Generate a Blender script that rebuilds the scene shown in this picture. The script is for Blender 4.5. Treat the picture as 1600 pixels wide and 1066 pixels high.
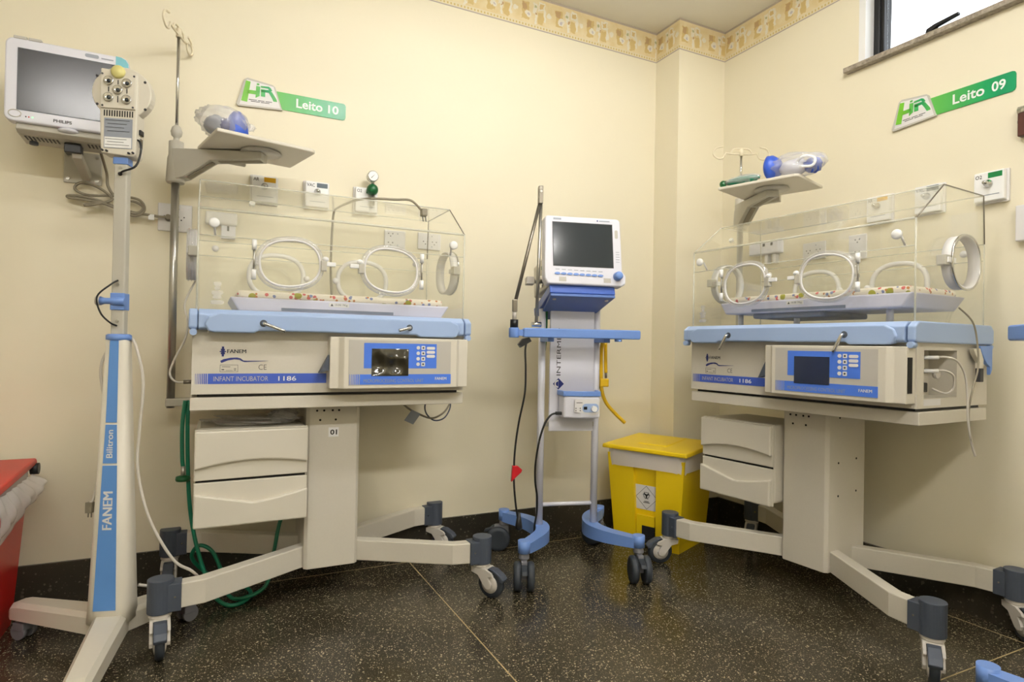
import bpy, bmesh, math, random
from mathutils import Vector, Matrix
random.seed(7)
for o in list(bpy.data.objects): bpy.data.objects.remove(o, do_unlink=True)
SC = bpy.context.scene
COL = SC.collection
PI = math.pi

# ---------------------------------------------------------------- camera
F_PX, PITCH, ROLL = 956.13, 0.0075, 0.0183
cam_d = bpy.data.cameras.new('camera'); cam = bpy.data.objects.new('camera', cam_d); COL.objects.link(cam)
cam_d.sensor_fit = 'HORIZONTAL'; cam_d.sensor_width = 36.0; cam_d.lens = 36.0 * F_PX / 1600.0
cam_d.clip_start = 0.02
cam.matrix_world = Matrix.Translation((0, 0, 1.0)) @ Matrix.Rotation(PI / 2 + PITCH, 4, 'X') @ Matrix.Rotation(ROLL, 4, 'Z')
SC.camera = cam
# ---------------------------------------------------------------- world (overcast sky outside the high window)
w = bpy.data.worlds.new('sky'); SC.world = w; w.use_nodes = True
bg = w.node_tree.nodes['Background']; bg.inputs[0].default_value = (0.93, 0.96, 1.0, 1); bg.inputs[1].default_value = 2.6
# ---------------------------------------------------------------- colour management
SC.view_settings.view_transform = 'Standard'; SC.view_settings.look = 'None'
SC.view_settings.exposure = 0.30; SC.view_settings.gamma = 1.0; SC.view_settings.use_curve_mapping = False
SC.cycles.transparent_max_bounces = 40
TUBE_GLOW = 74.0           # radiance of the bare fluorescent tubes

# room frame: the two visible walls meet near C; U runs along the left wall, V along the right wall
WY = 0.4579
U = Vector((math.cos(WY), math.sin(WY), 0)); V = Vector((math.sin(WY), -math.cos(WY), 0))
C0 = Vector((0.8136, 3.5659, 0)); PA, PB = 0.1972, 0.3388
R0 = C0 + V * PA + U * PB
ZC, ZB, ZBASE = 2.84, 2.666, 0.15
YAW_L, YAW_R = WY, WY - PI / 2
def room(u, v, z=0): p = C0 + U * u + V * v; return Vector((p.x, p.y, z))
def on_left(t, z): return room(-t, 0, z)
def on_right(s, z): p = R0 + V * s; return Vector((p.x, p.y, z))

# ================================================================= materials
def lin(c):
    c = c / 255.0
    return c / 12.92 if c <= 0.04045 else ((c + 0.055) / 1.055) ** 2.4
def rgb(r, g, b): return (lin(r), lin(g), lin(b), 1)
MATS = {}
def mat(name, col, rough=0.5, metal=0.0, spec=0.5, noise=0.0, nscale=8.0, bump=0.0, bscale=40.0, coat=0.0, trans=0.0, emis=None, estr=0.0, bdist=0.01, bdetail=3):
    m = bpy.data.materials.new(name); m.use_nodes = True; MATS[name] = m
    nt = m.node_tree; p = nt.nodes['Principled BSDF']
    p.inputs['Base Color'].default_value = col; p.inputs['Roughness'].default_value = rough
    p.inputs['Metallic'].default_value = metal; p.inputs['Specular IOR Level'].default_value = spec
    p.inputs['Coat Weight'].default_value = coat; p.inputs['Transmission Weight'].default_value = trans
    if emis: p.inputs['Emission Color'].default_value = emis; p.inputs['Emission Strength'].default_value = estr
    if noise or bump:
        tc = nt.nodes.new('ShaderNodeTexCoord')
    if noise:
        n = nt.nodes.new('ShaderNodeTexNoise'); n.inputs['Scale'].default_value = nscale; n.inputs['Detail'].default_value = 4
        nt.links.new(tc.outputs['Object'], n.inputs['Vector'])
        mx = nt.nodes.new('ShaderNodeMix'); mx.data_type = 'RGBA'
        mx.inputs[6].default_value = tuple(c * (1 - noise) for c in col[:3]) + (1,)
        mx.inputs[7].default_value = tuple(min(1, c * (1 + noise)) for c in col[:3]) + (1,)
        nt.links.new(n.outputs['Fac'], mx.inputs[0]); nt.links.new(mx.outputs[2], p.inputs['Base Color'])
    if bump:
        n2 = nt.nodes.new('ShaderNodeTexNoise'); n2.inputs['Scale'].default_value = bscale; n2.inputs['Detail'].default_value = bdetail
        nt.links.new(tc.outputs['Object'], n2.inputs['Vector'])
        bp = nt.nodes.new('ShaderNodeBump'); bp.inputs['Strength'].default_value = bump; bp.inputs['Distance'].default_value = bdist
        nt.links.new(n2.outputs['Fac'], bp.inputs['Height']); nt.links.new(bp.outputs['Normal'], p.inputs['Normal'])
    return m
def clear_mat(name, tint, gloss=1.0, rough=0.02, body=0.0, bodycol=(1, 1, 1, 1), ior=1.45, bump=0.0, bscale=20):
    """clear sheet: see-through, with a Fresnel surface reflection and an optional milky body"""
    m = bpy.data.materials.new(name); m.use_nodes = True; MATS[name] = m
    nt = m.node_tree; nt.nodes.remove(nt.nodes['Principled BSDF']); out = nt.nodes['Material Output']
    tr = nt.nodes.new('ShaderNodeBsdfTransparent'); tr.inputs[0].default_value = tint
    gl = nt.nodes.new('ShaderNodeBsdfGlossy'); gl.inputs['Roughness'].default_value = rough; gl.inputs[0].default_value = (gloss, gloss, gloss, 1)
    lw = nt.nodes.new('ShaderNodeLayerWeight'); lw.inputs[0].default_value = 0.5
    pw_ = nt.nodes.new('ShaderNodeMath'); pw_.operation = 'POWER'; pw_.inputs[1].default_value = 5.0; nt.links.new(lw.outputs['Facing'], pw_.inputs[0])
    f0 = ((ior - 1) / (ior + 1)) ** 2
    fr = nt.nodes.new('ShaderNodeMapRange'); fr.inputs[3].default_value = f0; fr.inputs[4].default_value = 0.75; nt.links.new(pw_.outputs[0], fr.inputs[0])
    mx = nt.nodes.new('ShaderNodeMixShader')
    nt.links.new(fr.outputs[0], mx.inputs[0]); nt.links.new(gl.outputs[0], mx.inputs[2])
    if body:
        df = nt.nodes.new('ShaderNodeBsdfDiffuse'); df.inputs[0].default_value = bodycol
        m2 = nt.nodes.new('ShaderNodeMixShader'); m2.inputs[0].default_value = body
        nt.links.new(tr.outputs[0], m2.inputs[1]); nt.links.new(df.outputs[0], m2.inputs[2]); nt.links.new(m2.outputs[0], mx.inputs[1])
    else: nt.links.new(tr.outputs[0], mx.inputs[1])
    if bump:
        tc = nt.nodes.new('ShaderNodeTexCoord'); n2 = nt.nodes.new('ShaderNodeTexNoise'); n2.inputs['Scale'].default_value = bscale
        nt.links.new(tc.outputs['Object'], n2.inputs['Vector'])
        bp = nt.nodes.new('ShaderNodeBump'); bp.inputs['Strength'].default_value = bump; bp.inputs['Distance'].default_value = 0.01
        nt.links.new(n2.outputs['Fac'], bp.inputs['Height']); nt.links.new(bp.outputs['Normal'], gl.inputs['Normal'])
    nt.links.new(mx.outputs[0], out.inputs[0])
    return m

mat('wall', rgb(233, 225, 201), 0.55, noise=0.02, nscale=3, bump=0.03, bscale=60)
mat('ceiling', rgb(242, 239, 232), 0.8, noise=0.02)
mat('enamel', rgb(212, 206, 193), 0.38, noise=0.03, nscale=120)
mat('beige', rgb(217, 211, 197), 0.42)
mat('white', rgb(226, 224, 224), 0.35)
mat('cool_white', rgb(222, 222, 232), 0.3)
mat('pure_white', rgb(240, 240, 240), 0.4)
mat('grey_plate', rgb(188, 184, 172), 0.4)
mat('panel_grey', rgb(190, 186, 178), 0.35)
mat('tray_blue', rgb(160, 183, 222), 0.38)
mat('rail_blue', rgb(112, 148, 216), 0.35)
mat('deep_blue', rgb(58, 92, 178), 0.3, noise=0.12, nscale=300)
mat('plat_blue', rgb(72, 104, 170), 0.4)
mat('print_blue', rgb(62, 92, 190), 0.4)
mat('panel_blue', rgb(74, 122, 226), 0.35)
mat('strip_blue', rgb(94, 146, 214), 0.4)
mat('navy', rgb(34, 46, 120), 0.4)
mat('ink', rgb(52, 52, 56), 0.5)
mat('slate', rgb(68, 75, 88), 0.5)
mat('rubber', rgb(46, 52, 60), 0.55)
mat('wheel_grey', rgb(120, 120, 126), 0.5)
mat('caster_white', rgb(206, 200, 192), 0.4)
mat('black', rgb(16, 16, 18), 0.45)
mat('dark_hole', rgb(20, 19, 18), 0.8)
mat('screen', rgb(46, 52, 56), 0.12, spec=0.5)
mat('monitor_screen', rgb(44, 44, 48), 0.2, spec=0.6)
mat('lcd_film', rgb(62, 58, 46), 0.08, spec=1.0, bump=1.0, bscale=15, bdist=0.12, bdetail=0)
mat('lcd', rgb(36, 44, 66), 0.15)
mat('chrome', rgb(205, 205, 205), 0.14, metal=1.0)
mat('steel', rgb(178, 176, 170), 0.32, metal=0.9)
mat('dark_steel', rgb(128, 122, 112), 0.35, metal=0.8)
mat('yellow', rgb(236, 202, 18), 0.36)
mat('hose_yellow', rgb(226, 182, 24), 0.4)
mat('red', rgb(190, 22, 18), 0.35)
mat('clip_red', rgb(196, 24, 36), 0.35)
mat('hose_green', rgb(22, 118, 88), 0.3)
mat('cap_green', rgb(18, 92, 48), 0.35)
mat('cable_grey', rgb(138, 130, 112), 0.5)
mat('cable_white', rgb(206, 200, 190), 0.45)
mat('bag_blue', rgb(44, 84, 190), 0.4)
mat('aqua', rgb(112, 186, 200), 0.35)
mat('lavender', rgb(206, 206, 226), 0.35)
mat('tray_dark_grey', rgb(112, 122, 146), 0.45)  # dark grey-blue of the tray's slot and underside
mat('label_grey', rgb(150, 156, 168), 0.35)
mat('label_amber', rgb(226, 172, 12), 0.4)
mat('label_green', rgb(12, 122, 62), 0.4)
mat('label_slate', rgb(72, 86, 98), 0.4)
mat('cream_disc', rgb(222, 214, 140), 0.35)
mat('granite', rgb(150, 140, 126), 0.3, noise=0.95, nscale=75)
mat('brown', rgb(74, 36, 24), 0.4)
mat('led_green', rgb(120, 255, 150), 0.4, emis=(0.3, 1, 0.4, 1), estr=1.5)
mat('tube_glow', (1, 1, 1, 1), 0.5, emis=(1.0, 0.98, 0.935, 1), estr=TUBE_GLOW)
mat('wire', rgb(226, 216, 190), 0.5)
clear_mat('acrylic', (0.990, 0.992, 0.984, 1), body=0.012, bodycol=(0.95, 0.95, 0.9, 1))
clear_mat('acrylic_edge', (0.9, 0.9, 0.86, 1), body=0.42, bodycol=(0.95, 0.94, 0.86, 1), rough=0.08)
clear_mat('clear_ring', (0.9, 0.9, 0.9, 1), body=0.22, bodycol=(0.92, 0.91, 0.93, 1), rough=0.05, ior=1.9)
clear_mat('film', (0.95, 0.95, 0.96, 1), body=0.27, bodycol=(0.9, 0.9, 0.92, 1), rough=0.12, ior=1.5, bump=0.8, bscale=45)
clear_mat('liner', (0.95, 0.93, 0.93, 1), body=0.62, bodycol=(0.93, 0.91, 0.92, 1), rough=0.2, bump=0.7, bscale=25)
clear_mat('glass', (0.97, 0.99, 1.0, 1))

def nodes_of(name, rough=0.4):
    m = bpy.data.materials.new(name); m.use_nodes = True; MATS[name] = m
    return m, m.node_tree, m.node_tree.nodes['Principled BSDF']
def N(nt, t, **kw):
    n = nt.nodes.new(t)
    for k, v in kw.items(): setattr(n, k, v)
    return n
def ramp(nt, stops, interp='LINEAR'):
    r = nt.nodes.new('ShaderNodeValToRGB'); r.color_ramp.interpolation = interp
    e = r.color_ramp.elements
    while len(e) < len(stops): e.new(0.5)
    for i, (p, c) in enumerate(stops): e[i].position = p; e[i].color = c
    return r
def terrazzo(name, base, base2, chip, chance, scale, rough):
    m, nt, p = nodes_of(name)
    tc = N(nt, 'ShaderNodeTexCoord')
    big = N(nt, 'ShaderNodeTexNoise'); big.inputs['Scale'].default_value = 2.2; big.inputs['Detail'].default_value = 5
    nt.links.new(tc.outputs['Object'], big.inputs['Vector'])
    r0 = ramp(nt, [(0.35, base), (0.68, base2)]); nt.links.new(big.outputs['Fac'], r0.inputs[0])
    cur = r0.outputs[0]
    for sc_, ch, cc in ((scale, chance, chip), (scale * 0.55, chance * 0.55, tuple(c * 0.75 for c in chip[:3]) + (1,)), (scale * 1.7, chance * 1.3, tuple(c * 0.55 for c in chip[:3]) + (1,))):
        v = N(nt, 'ShaderNodeTexVoronoi'); v.inputs['Scale'].default_value = sc_; v.inputs['Randomness'].default_value = 1
        nt.links.new(tc.outputs['Object'], v.inputs['Vector'])
        sp = N(nt, 'ShaderNodeSeparateColor'); nt.links.new(v.outputs['Color'], sp.inputs[0])
        a = N(nt, 'ShaderNodeMath', operation='LESS_THAN'); a.inputs[1].default_value = ch; nt.links.new(sp.outputs[0], a.inputs[0])
        d = N(nt, 'ShaderNodeMath', operation='LESS_THAN'); d.inputs[1].default_value = 0.42; nt.links.new(v.outputs['Distance'], d.inputs[0])
        mu = N(nt, 'ShaderNodeMath', operation='MULTIPLY'); nt.links.new(a.outputs[0], mu.inputs[0]); nt.links.new(d.outputs[0], mu.inputs[1])
        mx = N(nt, 'ShaderNodeMix', data_type='RGBA'); mx.inputs[7].default_value = cc
        nt.links.new(mu.outputs[0], mx.inputs[0]); nt.links.new(cur, mx.inputs[6]); cur = mx.outputs[2]
    nt.links.new(cur, p.inputs['Base Color']); p.inputs['Roughness'].default_value = rough
    p.inputs['Specular IOR Level'].default_value = 0.45
    return m
terrazzo('terrazzo', rgb(46, 42, 32), rgb(68, 61, 46), rgb(176, 166, 138), 0.12, 235, 0.22)
terrazzo('terrazzo_base', rgb(36, 34, 28), rgb(70, 64, 52), rgb(110, 104, 90), 0.06, 110, 0.3)
mat('divider', rgb(160, 142, 100), 0.4)

def border_mat():
    """nursery wallpaper border: cream ground, ochre and white patches in a repeat, dotted line near the lower edge. Object x runs along the wall, z up from the strip's lower edge."""
    m, nt, p = nodes_of('wallpaper_border')
    tc = N(nt, 'ShaderNodeTexCoord'); sep = N(nt, 'ShaderNodeSeparateXYZ'); nt.links.new(tc.outputs['Object'], sep.inputs[0])
    def M(op, a, b=None, clamp=False):
        n = N(nt, 'ShaderNodeMath', operation=op); n.use_clamp = clamp
        for i, x in enumerate((a, b)):
            if x is None: continue
            if isinstance(x, (int, float)): n.inputs[i].default_value = x
            else: nt.links.new(x, n.inputs[i])
        return n.outputs[0]
    X, Z = sep.outputs[0], sep.outputs[2]
    P = 0.20
    fx = M('MULTIPLY', M('FRACT', M('DIVIDE', M('ADD', X, 10.0), P)), P)
    nz = N(nt, 'ShaderNodeTexNoise'); nz.inputs['Scale'].default_value = 38; nt.links.new(tc.outputs['Object'], nz.inputs['Vector'])
    wob = M('MULTIPLY', M('SUBTRACT', nz.outputs['Fac'], 0.5), 0.030)
    wx, wz = M('ADD', fx, wob), M('ADD', Z, wob)
    def rect(x0, x1, z0, z1, a=None, b=None):
        a = a or wx; b = b or wz
        return M('MULTIPLY', M('MULTIPLY', M('GREATER_THAN', a, x0), M('LESS_THAN', a, x1)), M('MULTIPLY', M('GREATER_THAN', b, z0), M('LESS_THAN', b, z1)))
    def disc(cx, cz, r):
        dx, dz = M('SUBTRACT', wx, cx), M('SUBTRACT', wz, cz)
        return M('LESS_THAN', M('ADD', M('MULTIPLY', dx, dx), M('MULTIPLY', dz, dz)), r * r)
    g = N(nt, 'ShaderNodeTexNoise'); g.inputs['Scale'].default_value = 16; nt.links.new(tc.outputs['Object'], g.inputs['Vector'])
    base = ramp(nt, [(0.35, rgb(222, 202, 152)), (0.65, rgb(228, 213, 174))]); nt.links.new(g.outputs['Fac'], base.inputs[0])
    cur = base.outputs[0]
    def over(mask, col):
        nonlocal cur
        mx = N(nt, 'ShaderNodeMix', data_type='RGBA'); mx.inputs[7].default_value = col
        nt.links.new(mask, mx.inputs[0]); nt.links.new(cur, mx.inputs[6]); cur = mx.outputs[2]
    och, pale, lil, rus, grn = rgb(210, 184, 124), rgb(228, 221, 204), rgb(196, 188, 190), rgb(194, 160, 116), rgb(182, 180, 136)
    over(rect(0.015, 0.060, 0.045, 0.135), och); over(rect(0.018, 0.045, 0.095, 0.130), rus)
    over(disc(0.052, 0.075, 0.019), pale); over(disc(0.054, 0.072, 0.008), lil)
    over(rect(0.080, 0.105, 0.085, 0.140), pale); over(disc(0.092, 0.118, 0.008), grn)
    over(rect(0.112, 0.150, 0.105, 0.150), pale); over(rect(0.120, 0.142, 0.115, 0.140), rgb(214, 186, 128))
    over(rect(0.092, 0.104, 0.030, 0.085), pale); over(rect(0.110, 0.142, 0.035, 0.095), och)
    over(rect(0.145, 0.158, 0.050, 0.120), pale); over(rect(0.096, 0.106, 0.080, 0.094), rus); over(disc(0.178, 0.090, 0.014), pale)
    # lower band with dots and lilac edge lines
    over(M('LESS_THAN', Z, 0.026), rgb(224, 212, 180))
    fd = M('FRACT', M('DIVIDE', M('ADD', X, 10.0), 0.018))
    over(M('MULTIPLY', M('MULTIPLY', M('GREATER_THAN', fd, 0.35), M('LESS_THAN', fd, 0.8)), rect(-9, 9, 0.010, 0.020, X, Z)), rgb(204, 180, 112))
    over(M('LESS_THAN', Z, 0.0045), rgb(176, 164, 162)); over(M('GREATER_THAN', Z, 0.163), rgb(180, 166, 152))
    nt.links.new(cur, p.inputs['Base Color']); p.inputs['Roughness'].default_value = 0.6
    return m
border_mat()
def sign_green():
    m, nt, p = nodes_of('sign_green')
    tc = N(nt, 'ShaderNodeTexCoord'); sep = N(nt, 'ShaderNodeSeparateXYZ'); nt.links.new(tc.outputs['Object'], sep.inputs[0])
    mp = N(nt, 'ShaderNodeMapRange'); mp.inputs[1].default_value = -0.02; mp.inputs[2].default_value = 0.22; nt.links.new(sep.outputs[0], mp.inputs[0])
    r = ramp(nt, [(0.0, rgb(92, 178, 78)), (0.75, rgb(20, 150, 88)), (1.0, rgb(14, 142, 92))]); nt.links.new(mp.outputs[0], r.inputs[0])
    nt.links.new(r.outputs[0], p.inputs['Base Color']); p.inputs['Roughness'].default_value = 0.28
    m, nt, p = nodes_of('logo_green')
    tc = N(nt, 'ShaderNodeTexCoord'); sep = N(nt, 'ShaderNodeSeparateXYZ'); nt.links.new(tc.outputs['Object'], sep.inputs[0])
    r = ramp(nt, [(0.0, rgb(112, 186, 52)), (0.5, rgb(20, 158, 96)), (1.0, rgb(108, 182, 56))])
    mp = N(nt, 'ShaderNodeMapRange'); mp.inputs[1].default_value = -0.14; mp.inputs[2].default_value = 0.0; nt.links.new(sep.outputs[0], mp.inputs[0])
    nt.links.new(mp.outputs[0], r.inputs[0]); nt.links.new(r.outputs[0], p.inputs['Base Color']); p.inputs['Roughness'].default_value = 0.3
sign_green()
def fabric():
    m, nt, p = nodes_of('printed_sheet')
    tc = N(nt, 'ShaderNodeTexCoord'); cur = None
    base = N(nt, 'ShaderNodeRGB'); base.outputs[0].default_value = rgb(234, 226, 210); cur = base.outputs[0]
    for sc_, ch, col in ((60, 0.2, rgb(206, 96, 96)), (66, 0.16, rgb(120, 132, 176)), (30, 0.10, rgb(160, 158, 40)), (80, 0.12, rgb(190, 120, 60))):
        v = N(nt, 'ShaderNodeTexVoronoi'); v.inputs['Scale'].default_value = sc_; nt.links.new(tc.outputs['Object'], v.inputs['Vector'])
        sp = N(nt, 'ShaderNodeSeparateColor'); nt.links.new(v.outputs['Color'], sp.inputs[0])
        a = N(nt, 'ShaderNodeMath', operation='LESS_THAN'); a.inputs[1].default_value = ch; nt.links.new(sp.outputs[1], a.inputs[0])
        d = N(nt, 'ShaderNodeMath', operation='LESS_THAN'); d.inputs[1].default_value = 0.4; nt.links.new(v.outputs['Distance'], d.inputs[0])
        mu = N(nt, 'ShaderNodeMath', operation='MULTIPLY'); nt.links.new(a.outputs[0], mu.inputs[0]); nt.links.new(d.outputs[0], mu.inputs[1])
        mx = N(nt, 'ShaderNodeMix', data_type='RGBA'); mx.inputs[7].default_value = col
        nt.links.new(mu.outputs[0], mx.inputs[0]); nt.links.new(cur, mx.inputs[6]); cur = mx.outputs[2]
    nt.links.new(cur, p.inputs['Base Color']); p.inputs['Roughness'].default_value = 0.8
fabric()

# ================================================================= mesh helpers
class MB:
    def __init__(s): s.v = []; s.f = []; s.sm = []
    def add(s, vs, fs, smooth=False):
        b = len(s.v); s.v += [tuple(v) for v in vs]
        for f in fs: s.f.append(tuple(b + i for i in f)); s.sm.append(smooth)
        return s
    def box(s, x0, x1, y0, y1, z0, z1, M=None):
        vs = [Vector((x, y, z)) for z in (z0, z1) for y in (y0, y1) for x in (x0, x1)]
        if M: vs = [M @ v for v in vs]
        return s.add(vs, [(0, 2, 3, 1), (4, 5, 7, 6), (0, 1, 5, 4), (1, 3, 7, 5), (3, 2, 6, 7), (2, 0, 4, 6)])
    def cyl(s, p0, p1, r0, r1=None, n=20, caps=True, smooth=True):
        r1 = r0 if r1 is None else r1
        p0, p1 = Vector(p0), Vector(p1); d = (p1 - p0).normalized()
        a = Vector((0, 0, 1)) if abs(d.z) < 0.9 else Vector((1, 0, 0))
        e1 = d.cross(a).normalized(); e2 = d.cross(e1)
        vs = []
        for p, r in ((p0, r0), (p1, r1)):
            for i in range(n):
                t = 2 * PI * i / n; vs.append(p + (e1 * math.cos(t) + e2 * math.sin(t)) * r)
        s.add(vs, [(i, i + n, (i + 1) % n + n, (i + 1) % n) for i in range(n)], smooth)
        if caps: s.add(vs[:n], [tuple(range(n))]); s.add(vs[n:], [tuple(reversed(range(n)))])
        return s
    def lathe(s, prof, origin=(0, 0, 0), axis='z', n=28):
        """prof = [(r, h)...] revolved about an axis through origin"""
        o = Vector(origin); vs = []
        for r, h in prof:
            for i in range(n):
                t = 2 * PI * i / n; a, b = r * math.cos(t), r * math.sin(t)
                vs.append(o + (Vector((a, b, h)) if axis == 'z' else Vector((h, a, b)) if axis == 'x' else Vector((b, h, a))))
        fs = []
        for k in range(len(prof) - 1):
            for i in range(n):
                j = (i + 1) % n; fs.append((k * n + i, k * n + j, (k + 1) * n + j, (k + 1) * n + i))
        s.add(vs, fs, True)
        if prof[0][0] > 1e-5: s.add(vs[:n], [tuple(reversed(range(n)))])
        if prof[-1][0] > 1e-5: s.add(vs[-n:], [tuple(range(n))])
        return s
    def tube(s, pts, r, n=8, closed=False, caps=True):
        pts = [Vector(p) for p in pts]; m = len(pts); vs = []; prev = None
        rad = r if isinstance(r, (list, tuple)) else [r] * m
        for i in range(m):
            if closed: d = pts[(i + 1) % m] - pts[i - 1]
            else: d = pts[min(i + 1, m - 1)] - pts[max(i - 1, 0)]
            d.normalize()
            if prev is None:
                a = Vector((0, 0, 1)) if abs(d.z) < 0.9 else Vector((1, 0, 0)); e1 = d.cross(a).normalized()
            else: e1 = (prev - d * prev.dot(d)).normalized()
            prev = e1; e2 = d.cross(e1)
            for k in range(n):
                t = 2 * PI * k / n; vs.append(pts[i] + (e1 * math.cos(t) + e2 * math.sin(t)) * rad[i])
        fs = []
        for i in range(m if closed else m - 1):
            j = (i + 1) % m
            for k in range(n):
                l = (k + 1) % n; fs.append((i * n + k, i * n + l, j * n + l, j * n + k))
        s.add(vs, fs, True)
        if not closed and caps: s.add(vs[:n], [tuple(reversed(range(n)))]); s.add(vs[-n:], [tuple(range(n))])
        return s
    def prism(s, poly, axis, a, b, M=None, smooth=False):
        """extrude a 2-D polygon: axis 'y' -> poly is (x,z); 'x' -> (y,z); 'z' -> (x,y)"""
        def P(q, h): return Vector((q[0], h, q[1])) if axis == 'y' else Vector((h, q[0], q[1])) if axis == 'x' else Vector((q[0], q[1], h))
        n = len(poly); vs = [P(q, a) for q in poly] + [P(q, b) for q in poly]
        if M: vs = [M @ v for v in vs]
        s.add(vs, [(i, (i + 1) % n, (i + 1) % n + n, i + n) for i in range(n)], smooth)
        s.add(vs[:n], [tuple(reversed(range(n)))]); s.add(vs[n:], [tuple(range(n))])
        return s
    def ball(s, c, rx, ry, rz, nu=20, nv=12, wob=None):
        vs = []; c = Vector(c)
        for j in range(nv + 1):
            ph = PI * j / nv
            for i in range(nu):
                t = 2 * PI * i / nu; d = Vector((math.sin(ph) * math.cos(t), math.sin(ph) * math.sin(t), math.cos(ph)))
                k = 1 + (wob(d) if wob else 0); vs.append(c + Vector((d.x * rx, d.y * ry, d.z * rz)) * k)
        fs = [(j * nu + i, (j + 1) * nu + i, (j + 1) * nu + (i + 1) % nu, j * nu + (i + 1) % nu) for j in range(nv) for i in range(nu)]
        return s.add(vs, fs, True)
    def build(s, name, m, parent=None, bevel=0.0, seg=2, smooth=None, loc=None, rot=None):
        me = bpy.data.meshes.new(name); bm = bmesh.new()
        vv = [bm.verts.new(v) for v in s.v]
        for f, sm in zip(s.f, s.sm):
            if len(set(f)) < 3: continue
            try: fc = bm.faces.new([vv[i] for i in f])
            except ValueError: continue
            fc.smooth = sm
        bmesh.ops.remove_doubles(bm, verts=bm.verts, dist=1e-6)
        bmesh.ops.recalc_face_normals(bm, faces=bm.faces)
        if bevel:
            ed = [e for e in bm.edges if len(e.link_faces) == 2 and e.calc_face_angle(0) > 0.6]
            bmesh.ops.bevel(bm, geom=ed, offset=bevel, segments=seg, affect='EDGES', profile=0.5, clamp_overlap=True)
            if smooth is None:
                for f in bm.faces: f.smooth = False
        if smooth is not None:
            for f in bm.faces: f.smooth = smooth
        bm.to_mesh(me); bm.free()
        me.materials.append(MATS[m])
        o = bpy.data.objects.new(name, me); COL.objects.link(o)
        if parent: o.parent = parent
        if loc is not None: o.location = loc
        if rot is not None: o.rotation_euler = rot
        return o
def box(name, m, parent, x0, x1, y0, y1, z0, z1, bevel=0.0, **k): return MB().box(x0, x1, y0, y1, z0, z1).build(name, m, parent, bevel, **k)
def empty(name, loc, yaw=0.0):
    o = bpy.data.objects.new(name, None); COL.objects.link(o); o.location = loc; o.rotation_euler = (0, 0, yaw); o.empty_display_size = 0.05
    return o
def tag(o, label, cat, group=None):
    o['label'] = label; o['category'] = cat
    if group: o['group'] = group
    return o
def struct(o): o['kind'] = 'structure'; return o
def spline(pts, k=8):
    pts = [Vector(p) for p in pts]; out = []
    for i in range(len(pts) - 1):
        p0, p1, p2, p3 = pts[max(i - 1, 0)], pts[i], pts[i + 1], pts[min(i + 2, len(pts) - 1)]
        for j in range(k):
            t = j / k
            out.append(0.5 * ((2 * p1) + (p2 - p0) * t + (2 * p0 - 5 * p1 + 4 * p2 - p3) * t * t + (3 * p1 - p0 - 3 * p2 + p3) * t ** 3))
    out.append(pts[-1]); return out
def rrect(x0, x1, z0, z1, r, n=5):
    out = []
    for cx, cz, a in ((x1 - r, z1 - r, 0), (x0 + r, z1 - r, PI / 2), (x0 + r, z0 + r, PI), (x1 - r, z0 + r, 1.5 * PI)):
        for i in range(n + 1): t = a + PI / 2 * i / n; out.append((cx + r * math.cos(t), cz + r * math.sin(t)))
    return out
def sup_ellipse(a, b, e=2.5, n=40, ph=0.0):
    out = []
    for i in range(n):
        t = 2 * PI * i / n; c, s = math.cos(t), math.sin(t)
        x = a * math.copysign(abs(c) ** (2 / e), c); z = b * math.copysign(abs(s) ** (2 / e), s)
        out.append((x * math.cos(ph) - z * math.sin(ph), x * math.sin(ph) + z * math.cos(ph)))
    return out
FRONT = ((1, 0, 0), (0, 0, 1), (0, -1, 0))      # lettering that faces -y
def text(name, s, m, parent, org, w, h, frame=FRONT, bold=0.0, depth=0.0006, shear=0.0, up=False):
    """raised print: org = lower-left corner; fitted to w x h (up: reads upwards)"""
    heavy = bold if ('M' in s and bold > 0) else 0.0      # letters with a narrow notch are thickened by doubling
    cu = bpy.data.curves.new(name, 'FONT'); cu.body = s; cu.size = 1; cu.offset = 0.0 if heavy else bold; cu.resolution_u = 3; cu.shear = shear
    to = bpy.data.objects.new(name + '_tmp', cu); COL.objects.link(to); bpy.context.view_layer.update()
    me = bpy.data.meshes.new_from_object(to.evaluated_get(bpy.context.evaluated_depsgraph_get()))
    bpy.data.objects.remove(to, do_unlink=True); bpy.data.curves.remove(cu)
    if heavy:
        vs0 = [v.co.copy() for v in me.vertices]; fs0 = [tuple(p.vertices) for p in me.polygons]; n0 = len(vs0)
        me2 = bpy.data.meshes.new(name)
        me2.from_pydata([tuple(v + Vector((dx, 0, dz))) for dx, dz in ((0, 0), (heavy, .001), (2 * heavy, .002)) for v in vs0], [], [tuple(i + k * n0 for i in f_) for k in range(3) for f_ in fs0])
        bpy.data.meshes.remove(me); me = me2
    xs = [v.co.x for v in me.vertices]; ys = [v.co.y for v in me.vertices]
    x0, x1, y0, y1 = min(xs), max(xs), min(ys), max(ys)
    ux, uy, un = (Vector(a) for a in frame); o3 = Vector(org)
    if up: ux, uy = uy, -ux
    for v in me.vertices:
        v.co = o3 + ux * ((v.co.x - x0) / (x1 - x0) * w) + uy * ((v.co.y - y0) / (y1 - y0) * h) + un * (depth + v.co.z * .05)
    me.name = name; me.materials.clear(); me.materials.append(MATS[m])
    o = bpy.data.objects.new(name, me); COL.objects.link(o); o.parent = parent
    return o
def flat(name, m, parent, poly, y, t=0.0008, **k):   # printed/applied patch on a face that looks along -y: poly in (x,z)
    return MB().prism(poly, 'y', y, y - t).build(name, m, parent, **k)
def rect(x0, x1, z0, z1): return [(x0, z0), (x1, z0), (x1, z1), (x0, z1)]

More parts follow.
